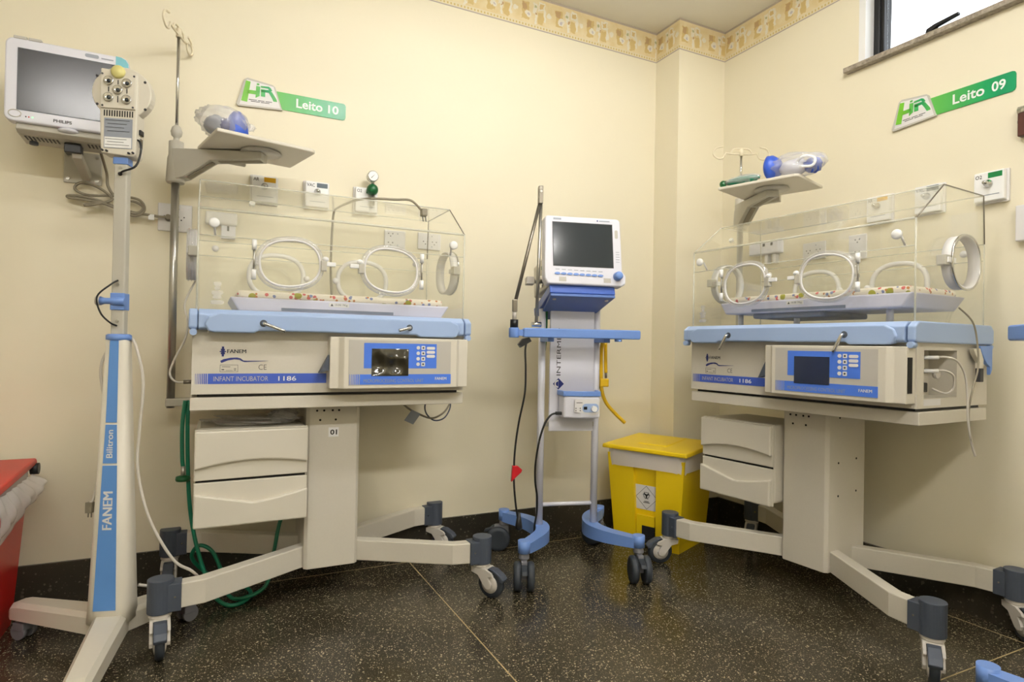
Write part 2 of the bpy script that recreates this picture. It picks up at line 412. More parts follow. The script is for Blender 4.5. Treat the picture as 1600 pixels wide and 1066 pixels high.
# ================================================================= the room
UMIN, VMAX = -4.3, 4.7
UR = PB
def wall_quad(name, p0, p1, z0, z1, outward, t=0.1, m='wall'):
    """wall slab between plan points p0,p1, inner face on the line, thickness outward"""
    a, b = Vector(p0), Vector(p1); o = Vector(outward).normalized() * t
    mb = MB().prism([(a.x, a.y), (b.x, b.y), (b.x + o.x, b.y + o.y), (a.x + o.x, a.y + o.y)], 'z', z0, z1)
    return struct(mb.build(name, m))
# floor: slab, terrazzo panels and divider strips on a grid that follows the room
fl = struct(MB().prism([tuple(room(u, v)[:2]) for u, v in ((UMIN - .1, -.1), (UR + .1, -.1), (UR + .1, VMAX + .1), (UMIN - .1, VMAX + .1))], 'z', -0.12, -0.02).build('floor', 'terrazzo'))
us = [UMIN, -3.185, -1.47, 0.245, UR]; vs_ = [0.0, 0.118, 1.74, 3.36, VMAX]
hw = 0.0022
for i in range(len(us) - 1):
    for j in range(len(vs_) - 1):
        a0 = us[i] + (hw if i else 0); a1 = us[i + 1] - (hw if i < len(us) - 2 else 0)
        b0 = vs_[j] + (hw if j else 0); b1 = vs_[j + 1] - (hw if j < len(vs_) - 2 else 0)
        MB().prism([tuple(room(u, v)[:2]) for u, v in ((a0, b0), (a1, b0), (a1, b1), (a0, b1))], 'z', -0.02, 0.0).build('terrazzo_panel', 'terrazzo', fl)
for u in us[1:-1]:
    MB().prism([tuple(room(a, b)[:2]) for a, b in ((u - hw, 0), (u + hw, 0), (u + hw, VMAX), (u - hw, VMAX))], 'z', -0.02, 0.0004).build('divider_strip', 'divider', fl)
for v in vs_[1:-1]:
    for i in range(len(us) - 1):
        a0 = us[i] + (hw if i else 0); a1 = us[i + 1] - hw
        MB().prism([tuple(room(a, b)[:2]) for a, b in ((a0, v - hw), (a1, v - hw), (a1, v + hw), (a0, v + hw))], 'z', -0.02, 0.0004).build('divider_strip', 'divider', fl)
struct(MB().prism([tuple(room(u, v)[:2]) for u, v in ((UMIN - .1, -.1), (UR + .1, -.1), (UR + .1, VMAX + .1), (UMIN - .1, VMAX + .1))], 'z', ZC, ZC + 0.1).build('ceiling', 'ceiling'))
wall_quad('wall_left', room(UMIN, 0), room(0, 0), 0, ZC, -V)
pil = struct(MB().prism([tuple(room(u, v)[:2]) for u, v in ((0, -.1), (UR + .1, -.1), (UR + .1, PA), (0, PA))], 'z', 0, ZC).build('wall_pillar', 'wall'))
wall_quad('wall_behind', room(UMIN - .1, VMAX), room(UR + .1, VMAX), 0, ZC, V)
wall_quad('wall_far_left', room(UMIN, 0), room(UMIN, VMAX), 0, ZC, -U)
# right wall with the high window opening
WS0, WS1, WZ0, WZ1 = 0.855, 2.35, 2.315, 2.72
def rw(s, v=0): return room(UR + v, PA + s)
rwm = MB()
for s0, s1, z0, z1 in ((0, VMAX - PA, 0, WZ0), (0, WS0, WZ0, ZC), (WS1, VMAX - PA, WZ0, ZC), (WS0, WS1, WZ1, ZC)):
    rwm.prism([tuple(rw(s0)[:2]), tuple(rw(s1)[:2]), tuple(rw(s1, .14)[:2]), tuple(rw(s0, .14)[:2])], 'z', z0, z1)
struct(rwm.build('wall_right', 'wall'))
# window frame: local x along the wall (to the right), y into the wall, origin at sill level
wn = struct(empty('window_1', on_right(0, WZ0), YAW_R))
f = MB()
for x0, x1, z0, z1 in ((WS0 + .0, WS0 + .05, 0, WZ1 - WZ0), (WS1 - .05, WS1, 0, WZ1 - WZ0), (WS0 + .05, WS1 - .05, WZ1 - WZ0 - .045, WZ1 - WZ0)):
    f.box(x0, x1, 0.055, 0.105, z0, z1)
f.box(WS0 + .028, WS0 + .034, 0.045, 0.056, 0, WZ1 - WZ0)
f.build('window_frame', 'black', wn, bevel=0.003)
box('window_pane', 'glass', wn, WS0 + .05, WS1 - .05, 0.078, 0.083, 0.0, WZ1 - WZ0 - .045)
box('window_reveal', 'pure_white', wn, WS0 - 0.03, WS0 + .001, -0.004, 0.14, 0.0, WZ1 - WZ0)
box('window_sill', 'granite', wn, WS0 - 0.085, WS1 + 0.06, -0.035, 0.1, -0.022, 0.0, bevel=0.002)
h = MB().box(1.105, 1.185, 0.020, 0.056, 0.0, 0.016).box(1.118, 1.15, -0.002, 0.022, 0.0, 0.022).prism([(1.122, .012), (1.140, .010), (1.165, .022), (1.245, .034), (1.245, .042), (1.155, .034), (1.126, .026)], 'y', -0.012, 0.006)
h.build('window_handle', 'black', wn)
# baseboards (terrazzo cove) and the wallpaper border
def strip(name, p0, p1, inward, z0, z1, t, m):
    d = (Vector(p1) - Vector(p0)); L = d.length; yaw = math.atan2(d.y, d.x)
    o = empty(name + '_tmp', (0, 0, 0)); bpy.data.objects.remove(o)
    mb = MB().box(0, L, -t, 0, 0, z1 - z0)
    ob = mb.build(name, m, loc=(p0[0], p0[1], z0), rot=(0, 0, yaw)); return struct(ob)
strip('baseboard_left', room(UMIN, 0), room(0, 0), V, 0, ZBASE, 0.012, 'terrazzo_base')
strip('baseboard_pillar_side', room(0, 0), room(0, PA), -U, 0, ZBASE, 0.012, 'terrazzo_base')
strip('baseboard_pillar', room(-0.012, PA), room(UR, PA), V, 0, ZBASE, 0.012, 'terrazzo_base')
strip('baseboard_right', room(UR, PA), room(UR, VMAX), -U, 0, ZBASE, 0.012, 'terrazzo_base')
strip('trim_1', room(UMIN, 0), room(0, 0), V, ZB, ZC, 0.0015, 'wallpaper_border')
strip('trim_2', room(0, 0), room(0, PA), -U, ZB, ZC, 0.0015, 'wallpaper_border')
strip('trim_3', room(0, PA), room(UR, PA), V, ZB, ZC, 0.0015, 'wallpaper_border')
strip('trim_4', room(UR, PA), room(UR, VMAX), -U, ZB, ZC, 0.0015, 'wallpaper_border')

# ceiling luminaires (above and behind the viewer): twin-tube fittings
def luminaire(u, v, label):
    r = tag(empty('ceiling_light', room(u, v, ZC), WY), label, 'ceiling light', 'ceiling fluorescent fittings')
    MB().box(-0.63, 0.63, -0.16, 0.16, -0.03, 0.0).build('housing', 'white', r)
    for y in (-0.07, 0.07): MB().cyl((-0.59, y, -0.05), (0.59, y, -0.05), 0.014, n=12).build('tube', 'tube_glow', r)
    for x in (-0.61, 0.60): MB().box(x, x + 0.012, -0.1, 0.1, -0.066, -0.03).build('lamp_holder', 'white', r)
luminaire(-1.05, 1.75, 'twin-tube ceiling fluorescent light in front of the viewer')
luminaire(-1.5, 3.5, 'twin-tube ceiling fluorescent light added as fill behind the viewer, nearer the window wall')  # second rear fitting, unseen, added to brighten the incubator fronts
luminaire(-2.9, 3.5, 'twin-tube ceiling fluorescent light behind the viewer, farther from the window wall')

# ================================================================= incubators
def torus_pts(a, b, e, y, cx, cz, ph=0.0, n=44): return [(cx + p[0], y, cz + p[1]) for p in sup_ellipse(a, b, e, n, ph)]
def caster(parent, x, y, yaw):
    """locking swivel caster; trails along its local +x; block above starts at z=.13"""
    c = MB()
    c.lathe([(0.0, .131), (.032, .131), (.034, .120), (.030, .115), (0.0, .115)])
    prof = [(-.032, .116), (.034, .116), (.062, .104), (.070, .092), (.046, .086), (.064, .058), (.060, .044), (.046, .038), (.033, .044), (.0, .088), (-.030, .096)]
    for s in (-1, 1): c.prism(prof, 'y', s * .019, s * .029)
    c.box(-.030, .040, -.020, .020, .113, .117); c.box(-.030, -.022, -.020, .020, .094, .116)
    o = c.build('caster', 'caster_white', parent, bevel=0.0015, loc=(x, y, 0), rot=(0, 0, yaw))
    W = MB().lathe([(0.0, -.014), (.034, -.014), (.050, -.013), (.056, -.007), (.056, .007), (.050, .013), (.034, .014), (0.0, .014)], (.047, 0, .0562), 'y', 30)
    W.build('wheel', 'rubber', o)
    MB().lathe([(0.0, -.0185), (.020, -.0185), (.036, -.0155), (.036, .0155), (.020, .0185), (0.0, .0185)], (.047, 0, .0562), 'y', 24).build('wheel_hub', 'caster_white', o)
    P = MB().prism([(.040, .117), (.066, .116), (.098, .098), (.112, .082), (.106, .070), (.096, .074), (.084, .094), (.060, .108)], 'y', -.0185, .0185)
    P.build('brake_pedal', 'slate', o, bevel=0.003)
    return o

def incubator(pose, label, lab, caster_yaws, mz, rod_top, hook_yaw, levers, film):
    X, Y, yaw = pose
    r = tag(empty('infant_incubator', (X, Y, 0), yaw), label, 'incubator', 'infant incubators')
    # --- rolling base
    i = 0
    for sx in (-1, 1):
        for sy in (-1, 1):
            # beam: plan centre line from column to corner block, with the outer end turned parallel to the front
            pl_ = [(sx * .085, sy * .062 + .009), (sx * .44, sy * .272), (sx * .525, sy * .287)]
            a, b, c_ = (Vector((p[0], p[1], 0)) for p in pl_)
            hwid = .024
            def off(p, q): d = (q - p).normalized(); return Vector((-d.y, d.x, 0)) * hwid
            n1, n2 = off(a, b), off(b, c_); nm = (n1 + n2) / 2 * 1.02
            poly = [a + n1, b + nm, c_ + n2, c_ - n2, b - nm, a - n1]
            MB().prism([(p.x, p.y) for p in poly], 'z', .138, .218).build('leg', 'enamel', r, bevel=0.004)
            k = MB()
            k.box(sx * .500, sx * .565, sy * .287 - .030, sy * .287 + .030, .134, .222)
            k.cyl((sx * .560, sy * .287, .1305), (sx * .560, sy * .287, .236), .038, n=28)
            cb = k.build('corner_block', 'slate', r, bevel=0.002)
            MB().cyl((sx * .518, sy * .287 - sy * 0, .18), (sx * .518, sy * .287 - .0305, .18), .003, n=8).build('rivet', 'chrome', cb)
            caster(r, sx * .560, sy * .287, caster_yaws[i]); i += 1
    # --- column
    col = MB().prism([(-.100, -.103), (-.088, -.1154), (.090, -.1154), (.102, -.103), (.102, .134), (-.100, .134)], 'z', .136, .763).build('column', 'enamel', r, bevel=0.002)
    for x, z in ((-.062, .738), (-.036, .738), (-.004, .738), (.020, .738), (-.050, .702), (.008, .702)):
        MB().cyl((x, -.1150, z), (x, -.1166, z), .0042, n=10).build('screw_hole', 'dark_hole', col)
    for y, z in ((-.04, .738), (-.045, .56), (-.045, .43), (.075, .57), (.075, .44), (.075, .738)):
        MB().cyl((.1015, y, z), (.1032, y, z), .0042, n=10).build('screw_hole', 'dark_hole', col)
    if lab:
        flat('number_label', 'pure_white', col, rect(-.018, .020, .636, .672), -.1155, .0008)
        text('lettering', '01', 'black', col, (-.012, -.1164, .644), .026, .020, bold=.03)
    # --- storage drawers under the shelf
    MB().box(-.470, -.104, -.160, .12, .362, .690).build('drawer_case', 'enamel', r, bevel=0.012)
    up = MB().prism([(-.4747, .513), (-.1023, .517), (-.1023, .690), (-.4747, .690)], 'y', -.172, -.158).build('drawer', 'beige', r, bevel=0.003)
    lo = MB().prism([(-.4747, .350), (-.1023, .352), (-.1023, .507), (-.4747, .505)], 'y', -.172, -.158).build('drawer', 'beige', r, bevel=0.003)
    arch = [(-.4747 + .3724 * t / 12, .553 + .026 * (1 - ((t - 6.4) / 6.4) ** 2 if t < 6.4 else 1 - ((t - 6.4) / 6.2) ** 2 * .85)) for t in range(13)]
    MB().prism(arch + [(-.1023, .686), (-.4747, .686)], 'y', -.188, -.170).build('drawer_front', 'beige', up, bevel=0.006)
    vee = [(-.4747 + .3724 * t / 12, .472 - .042 * (t / 6 if t <= 6 else 1 - ((t - 6) / 6) ** 1.4 * .85)) for t in range(13)]
    MB().prism([(-.4747, .352), (-.1023, .354)] + vee[::-1], 'y', -.190, -.170).build('drawer_front', 'beige', lo, bevel=0.006)
    box('drawer_gap', 'dark_hole', r, -.47, -.108, -.161, -.150, .5055, .514)
    # --- shelf plate, body
    MB().prism([(-.4907, -.233), (.4865, -.233), (.4865, .2272), (-.4907, .2272)], 'z', .7625, .8065).build('shelf_plate', 'enamel', r, bevel=0.0025)
    box('gap_shade', 'black', r, -.470, .466, -.215, .215, .8065, .8175)  # black slab painted as the shade in the gap under the body
    b = MB(); x0, x1, y0, y1, z0, z1 = -.487, .482, -.240, .240, .8175, 1.034
    hy0, hy1, hz0, hz1, dx = -.197, .02, .850, 1.010, .09
    b.add([(x0, y0, z0), (x1, y0, z0), (x1, y1, z0), (x0, y1, z0), (x0, y0, z1), (x1, y0, z1), (x1, y1, z1), (x0, y1, z1)],
          [(0, 3, 2, 1), (4, 5, 6, 7), (0, 1, 5, 4), (2, 3, 7, 6), (3, 0, 4, 7)])
    b.add([(x1, y0, z0), (x1, y1, z0), (x1, y1, z1), (x1, y0, z1), (x1, hy0, hz0), (x1, hy1, hz0), (x1, hy1, hz1), (x1, hy0, hz1),
           (x1 - dx, hy0, hz0), (x1 - dx, hy1, hz0), (x1 - dx, hy1, hz1), (x1 - dx, hy0, hz1)],
          [(0, 1, 5, 4), (1, 2, 6, 5), (2, 3, 7, 6), (3, 0, 4, 7), (4, 5, 9, 8), (5, 6, 10, 9), (6, 7, 11, 10), (7, 4, 8, 11), (8, 9, 10, 11)])
    body = b.build('body', 'enamel', r)
    # connectors in the side recess
    rc = MB().box(x1 - dx + .001, x1 - .03, hy0 + .004, hy0 + .045, hz0 + .01, hz1 - .01).build('connector_panel', 'slate', body, bevel=0.002)
    for z in (.985, .940): MB().cyl((x1 - .055, hy0 + .045, z), (x1 - .035, hy0 + .075, z), .008, n=12).build('socket', 'black', rc)
    MB().box(x1 - .06, x1 - .025, hy0 + .045, hy0 + .078, .868, .900).build('plug', 'black', rc, bevel=0.003)
    MB().cyl((x1 - .04, -.045, .93), (x1 - .028, -.045, .93), .017, n=20).build('dial', 'caster_white', body)
    MB().box(x1 - .0002, x1 + .0012, -.196, -.090, .826, .847).build('rating_plate', 'white', body)
    # front print
    fy = -.2400
    flat('blue_stripe', 'print_blue', body, rect(-.4385, -.052, .852, .887), fy)
    for k in range(7): flat('stripe_bar', 'print_blue', body, rect(-.476 + k * .0052, -.476 + k * .0052 + .0012 + k * .00045, .852, .887), fy)
    text('lettering', 'INFANT INCUBATOR', 'panel_grey', body, (-.421, fy - .0008, .861), .172, .0165)
    text('lettering', '1186', 'pure_white', body, (-.216, fy - .0008, .861), .060, .0165, bold=.012)
    text('lettering', 'FANEM', 'ink', body, (-.381, fy, .957), .060, .0125, bold=.03)
    text('lettering', 'CE', 'ink', body, (-.281, fy, .900), .026, .018, bold=-.01)
    lg = MB()
    for zz, hw_, hh in ((.962, .0035, .017), (.962, .010, .0016), (.968, .0062, .0032), (.956, .0062, .0032), (.962, .0062, .002)):
        lg.prism(rect(-.394 - hw_, -.394 + hw_, zz - hh, zz + hh), 'y', fy, fy - .0008)
    lg.build('maker_emblem', 'navy', body)
    top = [(-.402, .930), (-.392, .936), (-.370, .941), (-.350, .942), (-.338, .939), (-.330, .932), (-.318, .931), (-.250, .9315)]
    bot = [(-.250, .9310), (-.300, .928), (-.326, .9265), (-.334, .929), (-.342, .9345), (-.358, .936), (-.378, .932), (-.398, .923)]
    flat('swoosh_print', 'navy', body, top + bot, fy)
    fr = MB()
    for q in (rect(-.402, -.346, .8925, .8935), rect(-.402, -.346, .9160, .9170), rect(-.402, -.401, .8935, .9160), rect(-.347, -.346, .8935, .9160), rect(-.396, -.370, .9095, .911), rect(-.397, -.389, .899, .902), rect(-.384, -.362, .897, .898), rect(-.359, -.352, .903, .905), rect(-.359, -.352, .898, .900)):
        fr.prism(q, 'y', fy, fy - .0006)
    fr.build('data_box_print', 'ink', body)
    # --- control unit
    plan = [(-.050, -.240), (-.050, -.296), (-.020, -.298), (-.004, -.316), (.425, -.316), (.440, -.298), (.478, -.296), (.478, -.240)]
    cu = MB().prism(plan, 'z', .834, 1.020).build('control_unit', 'beige', r, bevel=0.003)
    MB().prism([(-.052, .90), (-.052, .955), (-.085, .890)], 'y', -.292, -.262).build('side_lever', 'slate', cu)
    box('vent_slot', 'dark_hole', cu, .4775, .4795, -.29, -.262, .868, .985)
    py = -.316
    flat('panel_overlay', 'panel_grey', cu, rect(.012, .400, .846, 1.010), py)
    flat('panel_field', 'panel_blue', cu, rect(.066, .342, .908, 1.000), py - .0008)
    flat('blue_stripe', 'panel_blue', cu, rect(.052, .401, .849, .886), py - .0008)
    for k in range(6): flat('stripe_bar', 'panel_blue', cu, rect(.016 + k * .0058, .0175 + k * .0058 + k * .0005, .849, .886), py - .0008)
    text('lettering', 'MICROPROCESSING CONTROL UNIT', 'label_grey', cu, (.066, py - .0017, .856), .225, .013)
    text('lettering', 'FANEM', 'white', cu, (.337, py - .0017, .864), .046, .0105, bold=.03)
    MB().box(.094, .232, py - .0030, py, .880, .980).build('display', 'lcd_film' if film else 'lcd', cu)
    for k in range(4):
        z = .985 - k * .0205
        MB().cyl((.269, py, z), (.269, py - .003, z), .0068, n=16).build('button', 'white', cu)
        bt = MB().prism(rrect(.281, .296, z - .0075, z + .0075, .003), 'y', py, py - .003).build('button', 'white', cu)
        MB().cyl((.2885, py - .003, z), (.2885, py - .0034, z), .0036, n=10).build('button_mark', 'ink', bt)
    for k in range(3):
        z = .984 - k * .0152
        MB().prism(rrect(.302, .335, z - .0055, z + .0055, .005), 'y', py, py - .003).build('button', 'white', cu)
    # --- blue tray
    prof = [(-.272, 1.034), (-.2876, 1.040), (-.2876, 1.086), (-.262, 1.1037), (.236, 1.1037), (.2562, 1.086), (.2562, 1.040), (.242, 1.034)]
    tr = MB().prism(prof, 'x', -.470, .466).build('blue_tray', 'tray_blue', r, bevel=0.004)
    lip = [(-.440, 1.030), (-.425, 1.0264), (-.300, 1.0264), (-.285, 1.0345), (.270, 1.0345), (.285, 1.0264), (.415, 1.0264), (.432, 1.030), (.446, 1.052), (.436, 1.078), (.405, 1.092), (-.405, 1.092), (-.440, 1.078), (-.452, 1.052)]
    MB().prism(lip, 'y', -.2960, -.262).build('front_lip', 'tray_blue', tr, bevel=0.006, seg=3)
    for sx in (-1, 1):
        pe = [(q[0] * .985, q[1]) for q in prof]
        e = MB().prism(pe, 'x', sx * .4715, sx * .498).build('end_cap', 'tray_blue', tr, bevel=0.005)
        MB().cyl((sx * .484, -.262, 1.026), (sx * .484, -.288, 1.026), .011, n=18).build('hinge_barrel', 'tray_blue', e)
        MB().cyl((sx * .484, .232, 1.026), (sx * .484, .256, 1.026), .011, n=18).build('hinge_barrel', 'tray_blue', e)
    for x, dx_, dz in levers:
        MB().cyl((x, -.2955, 1.060), (x, -.2975, 1.060), .012, n=18).build('lever_socket', 'slate', tr)
        MB().tube(spline([(x, -.290, 1.060), (x, -.306, 1.060), (x + dx_ * .15, -.313, 1.060 + dz * .15), (x + dx_, -.322, 1.060 + dz)], 5), .0058, 10).build('latch_lever', 'chrome', tr)
    # --- hood: clear acrylic sheets
    hd = empty('hood', (0, 0, 0)); hd.parent = r
    T = .005; HX = .473
    FP = [(-.245, 1.1037), (-.245, 1.442), (-.070, 1.576), (.212, 1.576), (.222, 1.40), (.222, 1.1037)]
    def sheet(p, q, nm):
        p, q = Vector((p[0], p[1])), Vector((q[0], q[1])); d = (q - p).normalized(); n = Vector((d.y, -d.x)) * T
        MB().prism([tuple(p), tuple(q), tuple(q + n), tuple(p + n)], 'x', -HX, HX).build(nm, 'acrylic', hd)
    for k, nm in enumerate(('front_sheet', 'sloping_sheet', 'roof_sheet', 'back_sheet', 'back_sheet')): sheet(FP[k], FP[k + 1], nm)
    for sx in (-1, 1): MB().prism(FP, 'x', sx * (HX + .0005), sx * (HX + T + .0005)).build('end_sheet', 'acrylic', hd)
    # polished edges catch the light
    for p, rr_ in ((FP[1], .0042), (FP[2], .0026), (FP[3], .0026), ((-.246, 1.352), .0016), ((.224, 1.40), .002), ((.222, 1.34), .0016)):
        MB().tube([(-HX, p[0], p[1]), (HX, p[0], p[1])], rr_, 8).build('sheet_edge', 'acrylic_edge', hd)
    for sx in (-1, 1):
        x = sx * (HX + .003)
        MB().tube([(x, FP[0][0], FP[0][1]), (x, FP[1][0], FP[1][1])], .0032, 8).build('sheet_edge', 'acrylic_edge', hd)
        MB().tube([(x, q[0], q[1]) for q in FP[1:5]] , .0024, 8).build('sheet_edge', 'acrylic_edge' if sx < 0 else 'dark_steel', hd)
        MB().tube([(x, FP[4][0], FP[4][1]), (x, FP[5][0], FP[5][1])], .0024, 8).build('sheet_edge', 'acrylic_edge', hd)
    # hand ports
    for cx, ph, side in ((-.185, .10, 1), (.176, -.10, -1)):
        for y, front in ((-.2515, True), (.2285, False)):
            port = MB().tube(torus_pts(.108, .088, 2.35, y, cx, 1.275, ph if front else 0), .0085 if front else .010, 10, True).build('port_ring', 'clear_ring' if front else 'white', hd)
            MB().prism([(cx + q[0] * .96, 1.275 + q[1] * .96) for q in sup_ellipse(.108, .088, 2.35, 36, ph if front else 0)], 'y', y - .002, y + .002).build('port_door', 'acrylic', port)
            if front:
                MB().tube(torus_pts(.101, .081, 2.35, y - .006, cx, 1.275, ph), .0042, 8, True).build('port_gasket', 'white', port)
                hx = cx + side * .113
                hg = MB().box(hx - .011, hx + .011, y - .017, y + .006, 1.256, 1.294).build('port_hinge', 'grey_plate', port, bevel=0.003)
                MB().box(min(hx, hx + side * .042), max(hx, hx + side * .042), y - .015, y - .003, 1.274, 1.289).build('hinge_arm', 'pure_white', port, bevel=0.002)
                MB().ball((hx + side * .006, y - .01, 1.298), .011, .011, .010).build('hinge_knob', 'pure_white', port)
                lx = cx - side * .119
                lt = MB().cyl((lx, y - .008, 1.235), (lx, y - .008, 1.322), .0035, n=8).build('port_latch', 'steel', port)
                for zz in (1.228, 1.330): MB().cyl((lx, y - .009, zz - .017), (lx, y - .009, zz + .017), .0078, n=14).build('latch_grip', 'pure_white', port)
                MB().box(min(lx, lx + side * .02), max(lx, lx + side * .02), y - .008, y + .004, 1.262, 1.274).build('latch_plate', 'clear_ring', port)
            else:
                kx = cx + side * .12
                MB().ball((kx, y - .012, 1.27), .013, .012, .013).build('port_knob', 'white', port)
    for sx in (-1, 1):
        xw = sx * (HX + .006)
        el = sup_ellipse(.096, .092, 2.2, 44)
        band = MB(); n = len(el)
        vs = [(xw, .005 + p[0], 1.312 + p[1]) for p in el] + [(xw + sx * .036, .005 + p[0], 1.312 + p[1]) for p in el]
        vs += [(xw, .005 + p[0] * .93, 1.312 + p[1] * .93) for p in el] + [(xw + sx * .036, .005 + p[0] * .93, 1.312 + p[1] * .93) for p in el]
        fs = []
        for i in range(n):
            j = (i + 1) % n
            fs += [(i, j, n + j, n + i), (2 * n + i, 3 * n + i, 3 * n + j, 2 * n + j), (i, 2 * n + i, 2 * n + j, j), (n + i, n + j, 3 * n + j, 3 * n + i)]
        band.add(vs, fs, True)
        sp = band.build('side_port', 'white', hd)
        for q in ((.010, .020, .030) if sx < 0 else (.0345,)):
            MB().tube([(xw + sx * q, .005 + p[0] * 1.01, 1.312 + p[1] * 1.01) for p in el], .0042, 8, True).build('port_ring', 'clear_ring' if sx < 0 else 'chrome', sp)
        MB().box(min(xw, xw + sx * .03), max(xw, xw + sx * .03), -.125, -.090, 1.295, 1.330).build('port_hinge', 'grey_plate', sp, bevel=0.003)
        MB().box(min(xw, xw + sx * .034), max(xw, xw + sx * .034), -.115, -.062, 1.303, 1.322).build('hinge_arm', 'pure_white', sp, bevel=0.002)
        MB().cyl((xw + sx * .02, .108, 1.285), (xw + sx * .02, .108, 1.345), .006, n=10).build('port_latch', 'pure_white', sp)
    for x in (-.429, .424):
        kb = MB().lathe([(0.0, -.022), (.012, -.022), (.0165, -.018), (.0165, -.010), (.008, -.006), (.007, 0)], (x, -.246, 1.393), 'y', 22).build('panel_knob', 'pure_white', hd)
        MB().cyl((x, -.235, 1.393), (x + .004, -.215, 1.36), .004, n=8).build('knob_stem', 'white', kb)
        MB().ball((x * .98, .21, 1.37), .013, .012, .013).build('panel_knob', 'white', hd)
    for y, z in ((-.15, 1.50), (-.05, 1.50)):
        MB().cyl((-.31, -.190, 1.479), (-.31, -.198, 1.486), .010, n=16).build('roof_stud', 'acrylic_edge', hd); break
    st = MB()
    for zz, ww in ((1.128, .020), (1.146, .014), (1.160, .018), (1.176, .009), (1.190, .012)): st.prism(rrect(-.415 - ww, -.415 + ww, zz - .007, zz + .007, .006), 'y', -.2502, -.2508)
    st.build('bear_sticker', 'clear_ring', hd)
    # --- mattress platform inside
    m0 = 1.104 + mz
    tp = MB().prism([(-.345, m0), (.405, m0), (.440, m0 + .050), (-.375, m0 + .050)], 'y', -.185, .175).build('mattress_tray', 'lavender', r, bevel=0.006)
    box('xray_slot', 'tray_dark_grey', tp, -.205, .207, -.1865, -.180, m0 + .006, m0 + .017)
    flat('scale_plate', 'white', tp, rect(-.038, .036, m0 + .028, m0 + .043), -.185, .0012)
    text('lettering', '-0.00 7Kg', 'ink', tp, (-.018, -.1862, m0 + .031), .048, .009)
    flat('warning_mark', 'ink', tp, [(-.033, m0 + .031), (-.022, m0 + .031), (-.0275, m0 + .041)], -.1862, .0005)
    if mz > .02:
        MB().box(-.22, .10, -.16, .15, m0 - .022, m0 + .002).build('tray_underside', 'tray_dark_grey', tp, bevel=0.008)
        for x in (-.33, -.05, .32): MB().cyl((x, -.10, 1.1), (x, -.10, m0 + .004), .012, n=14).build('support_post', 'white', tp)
    ma = MB().box(-.352, .418, -.165, .160, m0 + .048, m0 + .076).build('mattress', 'printed_sheet', r, bevel=0.012, seg=3)
    # --- pole with swivelling shelf
    px, pyy = -.565, .17
    MB().cyl((px, pyy, .735), (px, pyy, 1.66), .0145, n=22).build('pole', 'steel', r)
    MB().box(px - .018, -.488, pyy - .016, pyy + .016, .742, .772).build('pole_bracket', 'grey_plate', r, bevel=0.003)
    cl = MB().lathe([(0.0, 1.605), (.030, 1.605), (.034, 1.612), (.030, 1.70), (.026, 1.715), (.026, 1.765), (.012, 1.768), (.010, 1.782), (.018, 1.79), (.021, 1.805), (.016, 1.822), (.008, 1.83), (0, 1.83)], (px, pyy, 0), 'z', 28).build('pole_collar', 'grey_plate', r)
    MB().cyl((px, pyy, 1.825), (px, pyy, rod_top), .0058, n=12).build('rod', 'chrome', r)
    # hook bar with an open loop at each end
    hk = MB().cyl((0, 0, -.012), (0, 0, .022), .010, n=12)
    hk.tube([(-.085, 0, .004), (-.05, 0, -.002), (.05, 0, -.002), (.085, 0, .004)], .0042, 8)
    hk.tube(spline([(-.055, 0, -.002), (-.04, 0, .022), (0, 0, .026), (.04, 0, .022), (.055, 0, -.002)], 5), .0040, 8)
    for s in (-1, 1): hk.tube(spline([(s * .080, 0, .003), (s * .092, 0, -.022), (s * .118, 0, -.026), (s * .142, 0, -.004), (s * .128, 0, .026), (s * .092, 0, .036)], 6), .0042, 8)
    hk.build('hook_bar', 'wire', r, loc=(px, pyy, rod_top), rot=(0, 0, hook_yaw))
    ad = Vector((.281, -.145, 0)).normalized(); AM = Matrix.Translation((px, pyy, 0)) @ Matrix.Rotation(math.atan2(ad.y, ad.x), 4, 'Z')
    arm = MB().prism([(.0, 1.612), (.045, 1.625), (.150, 1.690), (.345, 1.694), (.345, 1.724), (.0, 1.735)], 'y', -.030, .030, AM).build('shelf_arm', 'grey_plate', r, bevel=0.003)
    MB().prism([(.050, 1.6265), (.146, 1.686), (.146, 1.690), (.050, 1.6305)], 'y', -.012, .012, AM @ Matrix.Translation((.002, 0, -.0025))).build('arm_slot_shade', 'cable_grey', arm)  # darker strips stand in for the shade inside the arm's groove
    MB().prism([(.170, 1.6888), (.335, 1.6922), (.335, 1.6955), (.170, 1.692)], 'y', -.012, .012, AM).build('arm_slot_shade', 'cable_grey', arm)
    MB().lathe([(0, 1.7255), (.075, 1.7255), (.07, 1.7335), (0, 1.7335)], (-.270, .020, 0), 'z', 28).build('shelf_pivot', 'panel_grey', r)
    SMX = Matrix.Translation((-.284, .025, 0)) @ Matrix.Rotation(.236, 4, 'Z')
    s = MB().prism([(-.18, -.14), (.165, -.14), (.18, -.125), (.18, .14), (-.18, .14)], 'z', 1.7335, 1.7475, SMX); sh = s.build('instrument_shelf', 'beige', r, bevel=0.004)
    MB().box(-.178, -.005, .118, .138, 1.700, 1.7335, SMX).build('shelf_rim', 'beige', sh, bevel=0.003)
    return r, SMX
PL = (-.7341, 2.467, .4612); PR = (1.2833, 2.5267, -1.045)
incL, SMX = incubator(PL, 'beige infant incubator labelled 01 with blue tray beside the tall phototherapy stand', True,
    [-1.5, -1.6, -1.0, -.8], 0.0, 2.185, 1.25, ((-.272, .068, -.026), (.240, -.048, -.012)), True)
incR, SMX = incubator(PR, 'beige infant incubator with clear hood and open connector recess under the high window', False,
    [-2.0, -1.0, -1.05, -.6], 0.052, 1.995, 1.05, ((-.231, -.026, -.062), (.271, -.024, -.062)), False)
